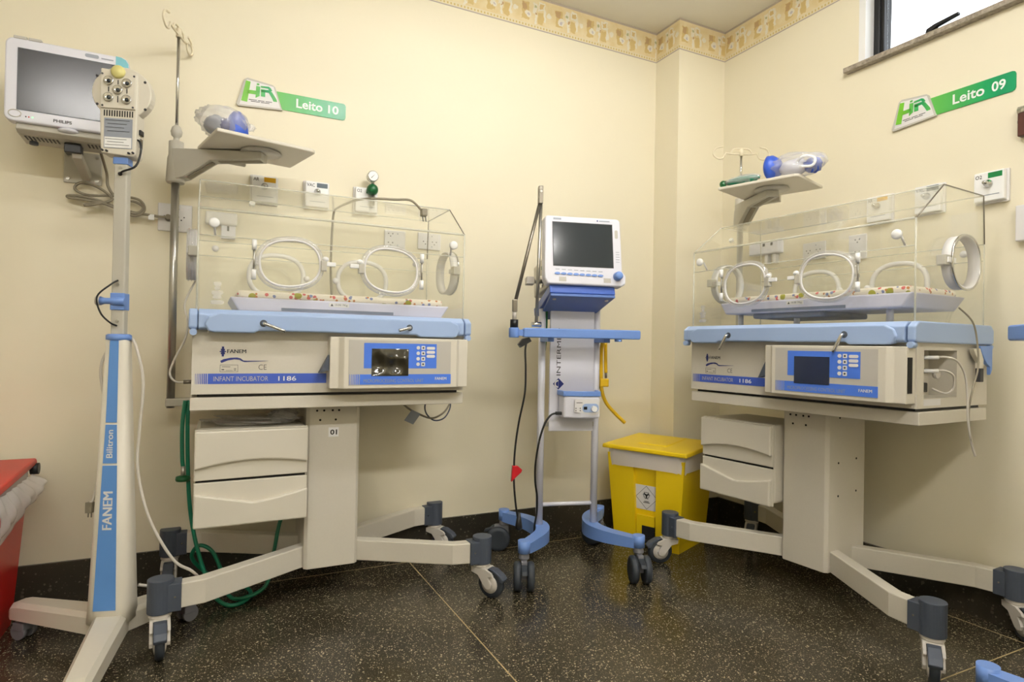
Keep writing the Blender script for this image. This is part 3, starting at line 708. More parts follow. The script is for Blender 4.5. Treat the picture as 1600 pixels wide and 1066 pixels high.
def world_of(pose, p):
    x, y, a = pose; c, s = math.cos(a), math.sin(a); return Vector((x + p[0] * c - p[1] * s, y + p[0] * s + p[1] * c, p[2]))
def in_frame(pose, pts): return [world_of(pose, p) for p in pts]
def thing_at(name, pose, p, label, cat, group=None, yaw=0.0):
    q = world_of(pose, p); return tag(empty(name, q, pose[2] + yaw), label, cat, group)

# --- things lying on the two swivel shelves
def crinkle(seed, amp):
    rnd = random.Random(seed); ks = [(rnd.uniform(3, 11), rnd.uniform(3, 11), rnd.uniform(3, 11), rnd.uniform(0, 6)) for _ in range(9)]
    return lambda d: amp * sum(math.sin(a * d.x + b * d.y + c * d.z + p) for a, b, c, p in ks) / 4.0
t = thing_at('resuscitator_bag', PL, (-.40, -.055, 1.7475), 'blue resuscitator crumpled in clear plastic on the shelf beside the sign for bed 10', 'medical bag', yaw=.1)
MB().lathe([(0, .004), (.036, .004), (.042, .014), (.038, .05), (.026, .082), (.014, .098), (0, .100)], (.040, 0, 0), 'z', 24).build('face_mask', 'bag_blue', t)
MB().ball((-.004, -.012, .032), .026, .026, .028, wob=crinkle(6, .2)).build('valve', 'navy', t)
MB().ball((-.03, .0, .036), .040, .035, .033, wob=crinkle(5, .12)).build('bulb', 'label_grey', t)
MB().ball((-.005, 0, .054), .088, .058, .054, 36, 22, wob=crinkle(3, .16)).build('plastic_wrap', 'film', t)
MB().ball((.078, 0, .05), .026, .004, .014, wob=crinkle(9, .3)).build('wrap_tail', 'film', t)
t = thing_at('resuscitator_bag', PR, (-.134, -.018, 1.7475), 'blue resuscitator rolled in clear plastic on the shelf beside the green capped tube', 'medical bag', yaw=.236)
MB().lathe([(0, -.118), (.040, -.116), (.056, -.105), (.054, -.085), (.036, -.060), (.0, -.052)], (0, 0, .058), 'x', 26).build('face_mask', 'bag_blue', t)
MB().ball((.078, 0, .038), .036, .030, .030, 26, 16, wob=crinkle(8, .24)).build('valve', 'bag_blue', t)
MB().tube(spline([(.02, -.03, .05), (.06, -.045, .07), (.10, -.035, .055), (.09, -.04, .025), (.04, -.045, .03)], 6), .006, 8).build('oxygen_tube', 'pure_white', t)
MB().ball((.0, 0, .042), .060, .036, .036, wob=crinkle(11, .1)).build('bulb', 'cool_white', t)
MB().ball((.012, 0, .050), .122, .060, .050, 40, 22, wob=crinkle(14, .14)).build('plastic_wrap', 'film', t)
t = thing_at('wrapped_tube', PR, (-.341, -.108, 1.7475), 'green tube with dark green round cap in plastic on the shelf', 'tube', yaw=.236)
MB().ball((-.080, 0, .0165), .016, .016, .0165).build('cap', 'cap_green', t)
MB().ball((.012, 0, .018), .078, .020, .018, 28, 14, wob=crinkle(21, .12)).build('tube_body', 'hose_green', t)
MB().ball((.012, 0, .021), .082, .023, .020, 30, 16, wob=crinkle(22, .16)).build('plastic_wrap', 'film', t)

# ================================================================= wall fittings
def wall_thing(name, side, t, z, label, cat, group=None):
    return tag(empty(name, on_left(t, z) if side == 'l' else on_right(t, z), YAW_L if side == 'l' else YAW_R), label, cat, group)
def bed_sign(side, t, z, txt, label):
    """origin: lower-left corner of the green plate, plate extends to +x"""
    r = wall_thing('bed_sign', side, t, z, label, 'sign', 'bed number signs')
    pl_ = [(-.03, 0)] + [(.262 - .012 + .012 * math.cos(a), .012 + .012 * math.sin(a)) for a in (-PI / 2, -PI / 4, 0)] + [(.262 - .012 + .012 * math.cos(a), .075 - .012 + .012 * math.sin(a)) for a in (0, PI / 4, PI / 2)] + [(-.045, .075)]
    MB().prism(pl_, 'y', -.004, 0).build('name_plate', 'sign_green', r)
    wd, num = txt.split(' ')
    text('lettering', wd, 'pure_white', r, (.048, -.004, .019), .112, .040, bold=.020)
    text('lettering', num, 'pure_white', r, (.184, -.004, .019), .046, .038, bold=.022)
    lp = [(-.185, -.018), (-.008, -.006), (-.012, .002), (-.040, .088), (-.050, .096), (-.150, .108), (-.162, .100), (-.192, -.010)]
    lg = MB().prism(lp, 'y', -.011, -.004).build('logo_plate', 'panel_grey', r, bevel=0.001)
    MB().prism([(-.180, -.010), (-.018, .000), (-.047, .088), (-.153, .099)], 'y', -.0115, -.0108).build('logo_ground', 'white', lg)
    y0, y1 = -.0114, -.0128
    H = MB()
    H.prism([(-.174, .006), (-.150, .004), (-.138, .092), (-.156, .094)], 'y', y0, y1)
    H.prism([(-.152, .040), (-.112, .042), (-.110, .058), (-.149, .056)], 'y', y0, y1)
    H.prism([(-.118, .027), (-.102, .038), (-.100, .078), (-.116, .079)], 'y', y0, y1)
    H.build('logo_letter', 'logo_green', lg)
    MB().prism([(-.114, .083), (-.104, .084), (-.104, .091), (-.114, .090)], 'y', y0, y1).build('logo_letter', 'logo_green', lg)
    R = MB()
    R.prism([(-.097, .038), (-.080, .038), (-.080, .066), (-.097, .066)], 'y', y0, y1)
    R.prism([(-.097, .057), (-.062, .059), (-.062, .070), (-.097, .069)], 'y', y0, y1)
    R.prism([(-.098, .082), (-.066, .085), (-.058, .080), (-.052, .070), (-.060, .062), (-.065, .070), (-.069, .076), (-.098, .075)], 'y', y0, y1)
    R.prism([(-.069, .063), (-.053, .064), (-.034, .036), (-.031, .026), (-.046, .025), (-.055, .042)], 'y', y0, y1)
    R.build('logo_letter', 'logo_green', lg)
    for q in ((-.144, -.112, .0145), (-.108, -.082, .0155), (-.078, -.052, .0170), (-.136, -.100, .0085), (-.096, -.062, .0100)):
        flat('small_print', 'ink', lg, [(q[0], q[2]), (q[1], q[2] + .002), (q[1], q[2] + .0045), (q[0], q[2] + .003)], y0, .0006)
bed_sign('l', 2.036, 2.010, 'Leito 10', 'green and white plate reading Leito 10 on the cream wall')
bed_sign('r', 1.178, 1.975, 'Leito 09', 'green and white plate reading Leito 09 below the high window')

def gas_outlet(side, t, z, txt, colour, label, valve=True):
    r = wall_thing('gas_outlet', side, t, z, label, 'gas outlet', 'wall gas outlets')
    MB().box(-.056, .056, -.012, 0, -.122, 0).build('back_box', 'white', r, bevel=0.003)
    fp = MB().box(-.050, .050, -.034, -.012, -.116, -.004).build('face_plate', 'pure_white', r, bevel=0.004)
    flat('colour_band', colour, fp, rect(-.002, .044, -.030, -.010), -.034)
    text('lettering', txt, 'ink', fp, (-.044, -.034, -.028), .034 if len(txt) > 2 else .022, .014, bold=.01)
    flat('plate_print', 'label_grey', fp, rect(-.030, .035, -.094, -.091), -.034)
    if valve:
        v = MB().lathe([(0, -.066), (.007, -.066), (.007, -.056), (.011, -.052), (.011, -.042), (.014, -.040), (.014, -.034), (0, -.034)], (0, 0, -.05), 'y', 20).build('valve', 'chrome', r)
    return r
gas_outlet('l', 2.112, 1.708, 'AR', 'label_amber', 'white wall outlet with yellow band reading AR behind the hood')
gas_outlet('l', 1.896, 1.712, 'VAC', 'label_slate', 'white wall outlet with slate band reading VAC behind the hood')
go = gas_outlet('l', 1.678, 1.714, 'O2', 'label_green', 'white oxygen outlet with round pressure gauge and green regulator', False)
MB().lathe([(0, -.085), (.012, -.083), (.022, -.075), (.026, -.06), (.022, -.036), (0, -.034)], (.020, 0, -.016), 'y', 24).build('regulator', 'cap_green', go)
MB().cyl((.020, -.062, .006), (.020, -.062, .030), .007, n=12).build('gauge_stem', 'steel', go)
g = MB().lathe([(0, -.078), (.022, -.078), (.025, -.076), (.025, -.052), (0, -.050)], (.018, 0, .042), 'y', 30).build('pressure_gauge', 'chrome', go)
MB().cyl((.018, -.0781, .042), (.018, -.0790, .042), .0215, n=28).build('gauge_dial', 'pure_white', g)
MB().prism([(.008, .033), (.010, .031), (.027, .052)], 'y', -.0790, -.0798).build('gauge_needle', 'black', g)
MB().cyl((.022, -.055, -.04), (.022, -.055, -.085), .010, n=12).build('outlet_nozzle', 'steel', go)
gas_outlet('r', 0.943, 1.690, 'AR', 'label_amber', 'white wall outlet with yellow band seen over the hood near the window')
gas_outlet('r', 1.150, 1.690, 'VAC', 'label_slate', 'white wall outlet seen through the hood roof under the bed 09 sign')
gas_outlet('r', 1.370, 1.692, 'O2', 'label_green', 'white wall oxygen outlet with chrome nozzle right of the hood')

def socket_plate(side, t, z, w_, h_, groups, label, blank=False):
    r = wall_thing('wall_socket', side, t, z, label, 'power socket', 'wall power sockets')
    pl_ = MB().box(-w_ / 2, w_ / 2, -.009, 0, -h_ / 2, h_ / 2).build('cover_plate', 'white', r, bevel=0.003)
    for gx, gz in groups:
        for dx, dz in ((-.010, .004), (.010, .004), (0, -.008)):
            MB().cyl((gx + dx, -.0088, gz + dz), (gx + dx, -.0098, gz + dz), .0028, n=8).build('pin_hole', 'dark_hole', pl_)
    for dz in (-h_ * .32, h_ * .32):
        MB().cyl((.012, -.0088, dz), (.012, -.0098, dz), .0032, n=8).build('screw', 'label_grey', pl_)
    return r
socket_plate('l', 2.444, 1.493, .122, .112, ((.022, .0), (-.028, 0)), 'white double socket plate with grey plug behind the steel pole')
r = wall_thing('service_box', 'l', 2.275, 1.500, 'small white wall box seen through the left end of the hood', 'wall box')
MB().box(-.060, .060, -.045, 0, -.022, .030).build('cover', 'white', r, bevel=0.008)
MB().box(.0, .055, -.030, 0, -.075, -.018).build('lower_box', 'cool_white', r, bevel=0.003)
MB().box(.022, .030, -.034, -.028, -.045, -.025).build('switch', 'ink', r)
socket_plate('l', 1.535, 1.490, .100, .085, ((-.022, .022), (-.022, -.02)), 'white socket plate behind the hood left of the other one')
socket_plate('l', 1.366, 1.496, .115, .080, ((-.02, -.006), (.025, -.006)), 'white socket plate behind the hood near its right end')
r = wall_thing('service_box', 'r', .335, 1.540, 'white wall box with switches behind the hood near the wall corner', 'wall box')
MB().box(-.095, .095, -.045, 0, -.035, .030).build('cover', 'cool_white', r, bevel=0.006)
for x in (.0, .05):
    MB().box(x, x + .012, -.048, -.044, .005, .020).build('switch', 'ink', r)
    MB().box(x - .002, x + .016, -.03, 0, -.085, -.037).build('plug', 'white', r, bevel=0.002)
socket_plate('r', .610, 1.490, .125, .085, ((-.03, 0), (.025, 0)), 'white socket plate seen between the hand ports under the window')
socket_plate('r', .835, 1.478, .085, .115, ((0, .03), (0, -.025)), 'white socket plate with two stacked outlets behind the hood')
r = wall_thing('service_box', 'r', 1.500, 1.478, 'white wall box cut by the picture edge below the oxygen outlet', 'wall box')
MB().box(-.046, .05, -.03, 0, -.066, .064).build('cover', 'white', r, bevel=0.004)
r = wall_thing('wall_bracket', 'r', 1.492, 1.848, 'dark brown wall fitting with chrome cap at the picture edge', 'bracket')
MB().box(-.035, .05, -.03, 0, -.055, .030).build('block', 'brown', r, bevel=0.003)
MB().cyl((-.036, -.016, .040), (.05, -.016, .040), .016, n=16).build('cap', 'chrome', r)
MB().cyl((-.036, -.016, .0), (-.0385, -.016, .0), .007, n=12).build('screw', 'chrome', r)

# ================================================================= patient monitor on its wall arm
# local frame: x along the wall to the right, y into the wall, origin on the wall at the arm plate
mt = wall_thing('patient_monitor', 'l', 2.76, 1.645, 'white wall-mounted patient monitor with dark screen above the phototherapy stand', 'monitor')
FX0, FX1, FZ0, FZ1, FY = -.175, .175, .073, .352, -.280
face = rrect(FX0, FX1, FZ0, FZ1, .024, 6)
case = MB().prism(face, 'y', FY, FY + .045).build('front_case', 'cool_white', mt, bevel=0.006, seg=3)
MB().prism(rect(FX0 + .03, FX1 - .03, FZ0 + .02, FZ1 - .02), 'y', FY + .045, FY + .15).build('rear_case', 'grey_plate', mt, bevel=0.01)
MB().prism([(FY + .02, FZ0 + .012), (FY + .008, FZ0 - .020), (FY + .03, FZ0 - .030), (FY + .145, FZ0 - .036), (FY + .15, FZ0 + .03)], 'x', FX0 + .03, FX1 - .01).build('base_unit', 'grey_plate', mt, bevel=0.004)
flat('screen_rim', 'slate', case, rect(FX0 + .034, FX1 - .040, FZ0 + .039, FZ1 - .032), FY, .0008)
flat('screen', 'monitor_screen', case, rect(FX0 + .036, FX1 - .042, FZ0 + .041, FZ1 - .034), FY - .0008, .0012)
flat('aqua_tab', 'aqua', case, [(FX1 - .040, FZ1 - .040), (FX1 - .001, FZ1 - .042), (FX1 - .002, FZ1 - .022), (FX1 - .010, FZ1 - .009), (FX1 - .024, FZ1 - .002), (FX1 - .040, FZ1 - .001)], FY, .0015)
flat('badge', 'label_grey', case, rrect(.045, .085, FZ1 - .022, FZ1 - .010, .005), FY, .0012)
flat('small_print', 'label_grey', case, rect(.092, .128, FZ1 - .020, FZ1 - .016), FY, .0008)
text('lettering', 'PHILIPS', 'ink', case, (-.040, FY - .0004, FZ0 + .014), .052, .0105, bold=.025)
MB().tube([(FX0 + .030 + .017 * math.cos(2 * PI * i / 28), FY - .0005, FZ0 + .026 + .012 * math.sin(2 * PI * i / 28)) for i in range(28)], .0016, 6, True).build('dial', 'panel_grey', case)
for x, mm in ((.044, 'ink'), (.060, 'ink'), (.068, 'clip_red'), (.078, 'led_green')): MB().cyl((FX0 + x, FY, FZ0 + .019), (FX0 + x, FY - .001, FZ0 + .019), .0022, n=10).build('indicator', mm, case)
for x0, x1 in ((FX0 + .022, FX0 + .058), (FX0 + .062, FX0 + .098)): MB().box(x0, x1, FY - .001, FY + .036, FZ1 - .003, FZ1 + .007).build('alarm_lamp', 'panel_grey', case, bevel=0.002)
MB().ball((.0, FY + .012, FZ0 - .006), .030, .020, .009).build('front_knob', 'cool_white', mt)
for k in range(24):
    x = FX0 + .045 + k * .0112
    if -.03 < x < .04: continue
    MB().box(x, x + .005, FY + .050, FY + .10, FZ0 - .0335, FZ0 - .0325).build('vent_slot', 'ink', mt)
MB().cyl((FX0 + .06, FY + .11, FZ0 - .044), (FX0 + .06, FY + .11, FZ0 - .03), .013, n=14).build('foot', 'slate', mt)
MB().box(-.020, .030, FY + .060, FY + .105, FZ0 - .066, FZ0 - .033).build('arm_clamp', 'black', mt, bevel=0.003)
MB().prism([(FY + .07, FZ0 - .060), (FY + .10, FZ0 - .060), (-.006, -.012), (-.006, -.042), (FY + .08, FZ0 - .080)], 'x', .000, .030).build('support_arm', 'grey_plate', mt, bevel=0.003)
pw = MB().box(-.058, .064, -.006, 0, -.056, .066).build('wall_plate', 'grey_plate', mt, bevel=0.004)
for x in (-.044, .048):
    for z in (-.040, .050): MB().cyl((x, -.006, z), (x, -.010, z), .006, n=10).build('bolt', 'steel', pw)
def ws(pts): return [on_left(t, z) + V * off for t, z, off in pts]
coil = MB().tube(spline(ws([(2.69, 1.70, .10), (2.678, 1.64, .03), (2.672, 1.585, .025), (2.64, 1.545, .03), (2.58, 1.535, .04), (2.553, 1.515, .045), (2.575, 1.492, .045), (2.64, 1.508, .04), (2.72, 1.532, .035), (2.79, 1.537, .03),
    (2.795, 1.528, .03), (2.73, 1.522, .045), (2.66, 1.510, .05), (2.585, 1.478, .05), (2.548, 1.505, .05), (2.57, 1.545, .045), (2.65, 1.550, .04), (2.74, 1.545, .03), (2.778, 1.565, .03), (2.755, 1.590, .03), (2.70, 1.575, .035), (2.655, 1.535, .05),
    (2.70, 1.510, .055), (2.745, 1.500, .05), (2.69, 1.515, .055), (2.61, 1.490, .05), (2.54, 1.490, .04), (2.50, 1.488, .03), (2.47, 1.490, .03)]), 6), .0052, 8)
cc = empty('power_cord', on_left(2.67, 1.49)); tag(cc, 'coiled grey power cord hanging under the wall monitor, plugged into the socket', 'cord')
def rel(o): o_inv = Vector(o.location); return o_inv
def build_world(mb, name, m, parent, **k):
    o = mb.build(name, m, parent, **k); o.matrix_parent_inverse = Matrix.Translation(-Vector(parent.location)) if parent.rotation_euler.z == 0 else (Matrix.Translation(parent.location) @ Matrix.Rotation(parent.rotation_euler.z, 4, 'Z')).inverted(); return o
build_world(coil, 'cord', 'cable_grey', cc)
a, b = ws([(2.483, 1.489, .012), (2.468, 1.489, .04)])
build_world(MB().cyl(on_left(2.467, 1.490) + V * .0095, on_left(2.467, 1.490) + V * .040, .014, .010, 14), 'plug', 'cable_grey', cc)
tg = ws([(2.535, 1.492, .042), (2.515, 1.492, .042), (2.515, 1.470, .042), (2.535, 1.470, .042)])
build_world(MB().add(tg + [p + V * .0008 for p in tg], [(0, 1, 2, 3), (7, 6, 5, 4), (0, 4, 5, 1), (1, 5, 6, 2), (2, 6, 7, 3), (3, 7, 4, 0)]), 'cord_tag', 'pure_white', cc)

# ================================================================= phototherapy stand
PS = Vector((-1.262, 1.965, 0)); FACE = math.atan2(-1.24, 1.94) * 0.0
ps = tag(empty('phototherapy_stand', PS, 0.17), 'tall white phototherapy lamp stand with blue stripe reading FANEM beside the red bin', 'lamp stand')
cols = MB()
def ring_sec(hx, hy, z, n=24):
    return [(hx * math.copysign(abs(math.cos(2 * PI * i / n)) ** .6, math.cos(2 * PI * i / n)), hy * math.copysign(abs(math.sin(2 * PI * i / n)) ** .6, math.sin(2 * PI * i / n)), z) for i in range(n)]
secs = [ring_sec(.066, .055, .105), ring_sec(.063, .052, .16), ring_sec(.032, .030, 1.0)]
n = 24; cols.add(sum(secs, []), [(k * n + i, k * n + (i + 1) % n, (k + 1) * n + (i + 1) % n, (k + 1) * n + i) for k in range(2) for i in range(n)], True)
cols.add(secs[0], [tuple(reversed(range(n)))]); cols.add(secs[-1], [tuple(range(n))])
colm = cols.build('column', 'beige', ps)
def col_front(z): f = (z - .16) / .84; return -(.0525 + (.0305 - .0525) * f)
def slant(x0a, x1a, x0b, x1b, za, zb, y_off=-.0012):
    ya, yb = col_front(za) + y_off, col_front(zb) + y_off
    return MB().add([(x0a, ya, za), (x1a, ya, za), (x1b, yb, zb), (x0b, yb, zb), (x0a, ya + .002, za), (x1a, ya + .002, za), (x1b, yb + .002, zb), (x0b, yb + .002, zb)],
                    [(0, 1, 2, 3), (7, 6, 5, 4), (0, 4, 5, 1), (1, 5, 6, 2), (2, 6, 7, 3), (3, 7, 4, 0)])
slant(-.034, .030, -.021, .020, .150, .600).build('blue_stripe', 'strip_blue', colm)
slant(-.0205, .0195, -.0165, .0158, .607, .728).build('blue_stripe', 'strip_blue', colm)
slant(-.0163, .0156, -.0125, .0125, .735, .993).build('blue_stripe', 'strip_blue', colm)
def up_text(s, z0, L, h, bold):
    sl = (.0305 - .0525) / .84; uz = Vector((0, -sl, 1)).normalized(); un = Vector((0, -1, -sl)).normalized()
    text('lettering', s, 'white', colm, (h / 2 - .002, col_front(z0) - .0016, z0), L, h, frame=((1, 0, 0), uz, un), bold=bold, up=True)
up_text('FANEM', .400, .120, .027, .035); up_text('Bilitron', .624, .088, .018, .015)
MB().lathe([(.030, .992), (.036, .996), (.036, 1.010), (.030, 1.014), (0, 1.014)], (0, 0, 0), 'z', 28).build('collar', 'rail_blue', ps)
MB().box(-.0195, .0195, -.016, .016, 1.01, 1.66).build('pole', 'grey_plate', ps, bevel=0.004)
kn = MB().box(-.021, .021, -.020, .020, 1.09, 1.145).build('height_clamp', 'rail_blue', ps, bevel=0.003)
MB().lathe([(.012, .025), (.013, .0), (.010, -.02), (.010, -.035), (.014, -.046), (0, -.046)], (0, -.022, 1.118), 'x', 18).build('clamp_screw', 'rail_blue', kn)
MB().cyl((-.046, -.022, 1.118), (-.058, -.022, 1.118), .015, n=18).build('clamp_knob', 'caster_white', kn)
for z in (1.172, 1.055, 1.545): MB().cyl((0, -.0155, z), (0, -.0185, z), .005, n=10).build('screw', 'steel', ps)
MB().tube(spline([(0, -.016, 1.185), (-.012, -.035, 1.17), (-.044, -.05, 1.13), (-.036, -.045, 1.08), (-.015, -.03, 1.05), (0, -.016, 1.04)], 6), .0028, 8).build('lamp_cable', 'black', ps)
MB().tube(spline([(0, -.016, 1.525), (.012, -.03, 1.53), (.05, -.03, 1.55), (.062, -.025, 1.60), (.055, -.02, 1.632), (.040, -.02, 1.635)], 6), .0032, 8).build('lamp_cable', 'black', ps)
MB().cyl((.0, -.0155, 1.525), (.0, -.020, 1.525), .006, n=12).build('grommet', 'black', ps)
MB().box(-.022, .022, -.019, .019, 1.556, 1.578).build('neck_band', 'rail_blue', ps, bevel=0.002)
hd = MB().prism([(-.052, 1.586), (.040, 1.578), (.048, 1.586), (.050, 1.700), (.050, 1.845), (-.058, 1.855), (-.058, 1.70), (-.054, 1.605)], 'y', -.030, .030).build('lamp_head', 'beige', ps, bevel=0.004)
MB().prism([(.0 + .087 * math.cos(a), 1.783 + .083 * math.sin(a)) for a in [2 * PI * i / 40 for i in range(40)]], 'y', -.020, .016).build('head_disc', 'beige', hd, bevel=0.003)
MB().box(-.055, .047, -.036, -.029, 1.727, 1.840).build('lens_plate', 'beige', hd, bevel=0.002)
for x, z in ((-.031, 1.812), (.022, 1.808), (-.004, 1.785), (-.030, 1.760), (.022, 1.756)):
    l = MB().lathe([(.0135, -.036), (.0145, -.041), (.0120, -.042), (.006, -.0385), (0, -.038)], (x, 0, z), 'y', 22).build('lens', 'chrome', hd)
    MB().ball((x, -.039, z), .0055, .0035, .0055).build('led', 'screen', l)
for x, z0, z1 in ((-.004, 1.803, 1.817), (-.031, 1.778, 1.793), (.022, 1.776, 1.791), (-.004, 1.746, 1.766)): MB().box(x - .0012, x + .0012, -.0372, -.0355, z0, z1).build('slot', 'dark_hole', hd)
for x, z in ((-.072, 1.832), (-.070, 1.742), (.068, 1.822), (.070, 1.735)): MB().cyl((x, -.0195, z), (x, -.0215, z), .0042, n=10).build('screw', 'ink', hd)
for x, z in ((-.050, 1.834), (.042, 1.832), (-.048, 1.734), (.040, 1.733), (-.047, 1.594), (-.034, 1.592), (.030, 1.588), (.042, 1.590)): MB().cyl((x, -.030, z), (x, -.0375, z), .0032, n=8).build('screw', 'ink', hd)
MB().lathe([(0, -.047), (.016, -.046), (.0205, -.041), (.0205, -.034), (0, -.034)], (-.004, 0, 1.842), 'y', 24).build('sensor_cap', 'cream_disc', hd)
for k in range(12): MB().box(-.046 + k * .0074, -.0425 + k * .0074, -.0306, -.0296, 1.703, 1.722).build('vent_slot', 'dark_hole', hd)
lb = MB().box(-.044, .038, -.0312, -.0298, 1.602, 1.697).build('rating_label', 'label_grey', hd)
MB().box(-.042, .036, -.0318, -.0311, 1.604, 1.637).build('serial_label', 'pure_white', lb)
for k in range(7):
    z = 1.690 - k * .0115 if k < 4 else 1.630 - (k - 4) * .009
    MB().box(-.040 + .006 * (k % 2), .030 - .008 * (k % 3), -.0322, -.0316 if k >= 4 else -.0311, z, z + .0013).build('small_print', 'ink', lb)
MB().box(.049, .056, -.012, .012, 1.655, 1.672).build('power_switch', 'black', hd, bevel=0.002)
MB().box(.049, .053, -.010, .010, 1.615, 1.645).build('power_inlet', 'chrome', hd)
# three splayed feet on casters
for dx, dy, L_ in ((-.375, .085, .385), (.180, -.435, .47), (.135, .255, .29)):
    a_ = math.atan2(dy, dx) - .17; LM = Matrix.Rotation(a_, 4, 'Z')
    sec = MB(); st_ = []
    for d, hwd, zt, zb in ((.0, .050, .128, .066), (.05, .046, .132, .066), (L_ * .9, .034, .126, .070), (L_ * .97, .032, .120, .070), (L_, .026, .108, .074)):
        st_.append([LM @ Vector(q) for q in ((d, -hwd, zb), (d, -hwd, zt - .014), (d, -hwd + .012, zt), (d, hwd - .012, zt), (d, hwd, zt - .014), (d, hwd, zb))])
    for k in range(4):
        sec.add(st_[k] + st_[k + 1], [(i, (i + 1) % 6, 6 + (i + 1) % 6, 6 + i) for i in range(6)])
    sec.add(st_[0], [tuple(range(6))]); sec.add(st_[-1], [tuple(reversed(range(6)))])
    ft = sec.build('foot', 'beige', ps)
    ex = LM @ Vector((L_ - .045, 0, 0))
    cw = MB().cyl((ex.x, ex.y, .045), (ex.x, ex.y, .076), .012, n=12)
    cw.box(-.014, .030, -.026, .026, .030, .058, Matrix.Translation((ex.x, ex.y, 0)) @ LM)
    cs = cw.build('caster', 'wheel_grey', ft, bevel=0.003)
    for s in (-1, 1):
        c1 = Matrix.Translation((ex.x, ex.y, 0)) @ LM
        MB().cyl(c1 @ Vector((.012, s * .008, .0275)), c1 @ Vector((.012, s * .024, .0275)), .0270, n=22).build('wheel', 'wheel_grey', cs)
# cable from the lamp down to the floor behind the incubator, and its mains plug hanging at the column
lc = tag(empty('lamp_cord', Vector((-1.19, 1.985, 0.95)), 0), 'pale grey cord looping down from the phototherapy column towards the incubator base', 'cord')
build_world(MB().tube(spline([(-1.232, 1.985, 1.00), (-1.205, 1.965, .97), (-1.178, 1.96, .86), (-1.190, 1.965, .70), (-1.192, 1.965, .58), (-1.150, 1.96, .43), (-1.085, 1.985, .29), (-1.045, 2.03, .235), (-1.05, 2.08, .19), (-1.10, 2.09, .165), (-1.17, 2.06, .17), (-1.215, 2.02, .19)], 7), .0048, 8), 'cord', 'cable_white', lc)
lc2 = tag(empty('lamp_cord', Vector((-1.31, 1.985, 0.95)), 0), 'pale grey cord with dangling plug on the left side of the phototherapy column', 'cord')
build_world(MB().tube(spline([(-1.285, 1.985, .995), (-1.305, 1.97, .955), (-1.318, 1.965, .89), (-1.302, 1.97, .76), (-1.306, 1.965, .62), (-1.322, 1.955, .50), (-1.330, 1.95, .475)], 7), .0045, 8), 'cord', 'cable_white', lc2)
build_world(MB().box(-1.341, -1.321, 1.94, 1.956, .445, .478).cyl((-1.336, 1.948, .445), (-1.336, 1.948, .43), .002, n=6).cyl((-1.326, 1.948, .445), (-1.326, 1.948, .43), .002, n=6), 'plug', 'cable_grey', lc2)

# ================================================================= ventilators on wheeled stands
def twin_caster(parent, x, y, yaw):
    o = MB().lathe([(0, .146), (.020, .146), (.023, .124), (.017, .118), (0, .118)]).box(-.024, .046, -.012, .012, .050, .120).build('caster', 'wheel_grey', parent, bevel=0.002, loc=(x, y, 0), rot=(0, 0, yaw))
    for s in (-1, 1):
        W = MB().lathe([(.012, s * .013), (.052, s * .013), (.058, s * .019), (.058, s * .036), (.052, s * .042), (.040, s * .043)], (.026, 0, .0582), 'y', 30).build('wheel', 'rubber', o)
        MB().lathe([(0, s * .0430), (.039, s * .0420), (.041, s * .039), (0, s * .039)], (.026, 0, .0582), 'y', 26).build('hub_cap', 'wheel_grey', W)
    MB().prism([(.040, .112), (.090, .098), (.098, .084), (.088, .084), (.044, .102)], 'y', -.012, .012).build('brake_pedal', 'rubber', o, bevel=0.003)
    return o
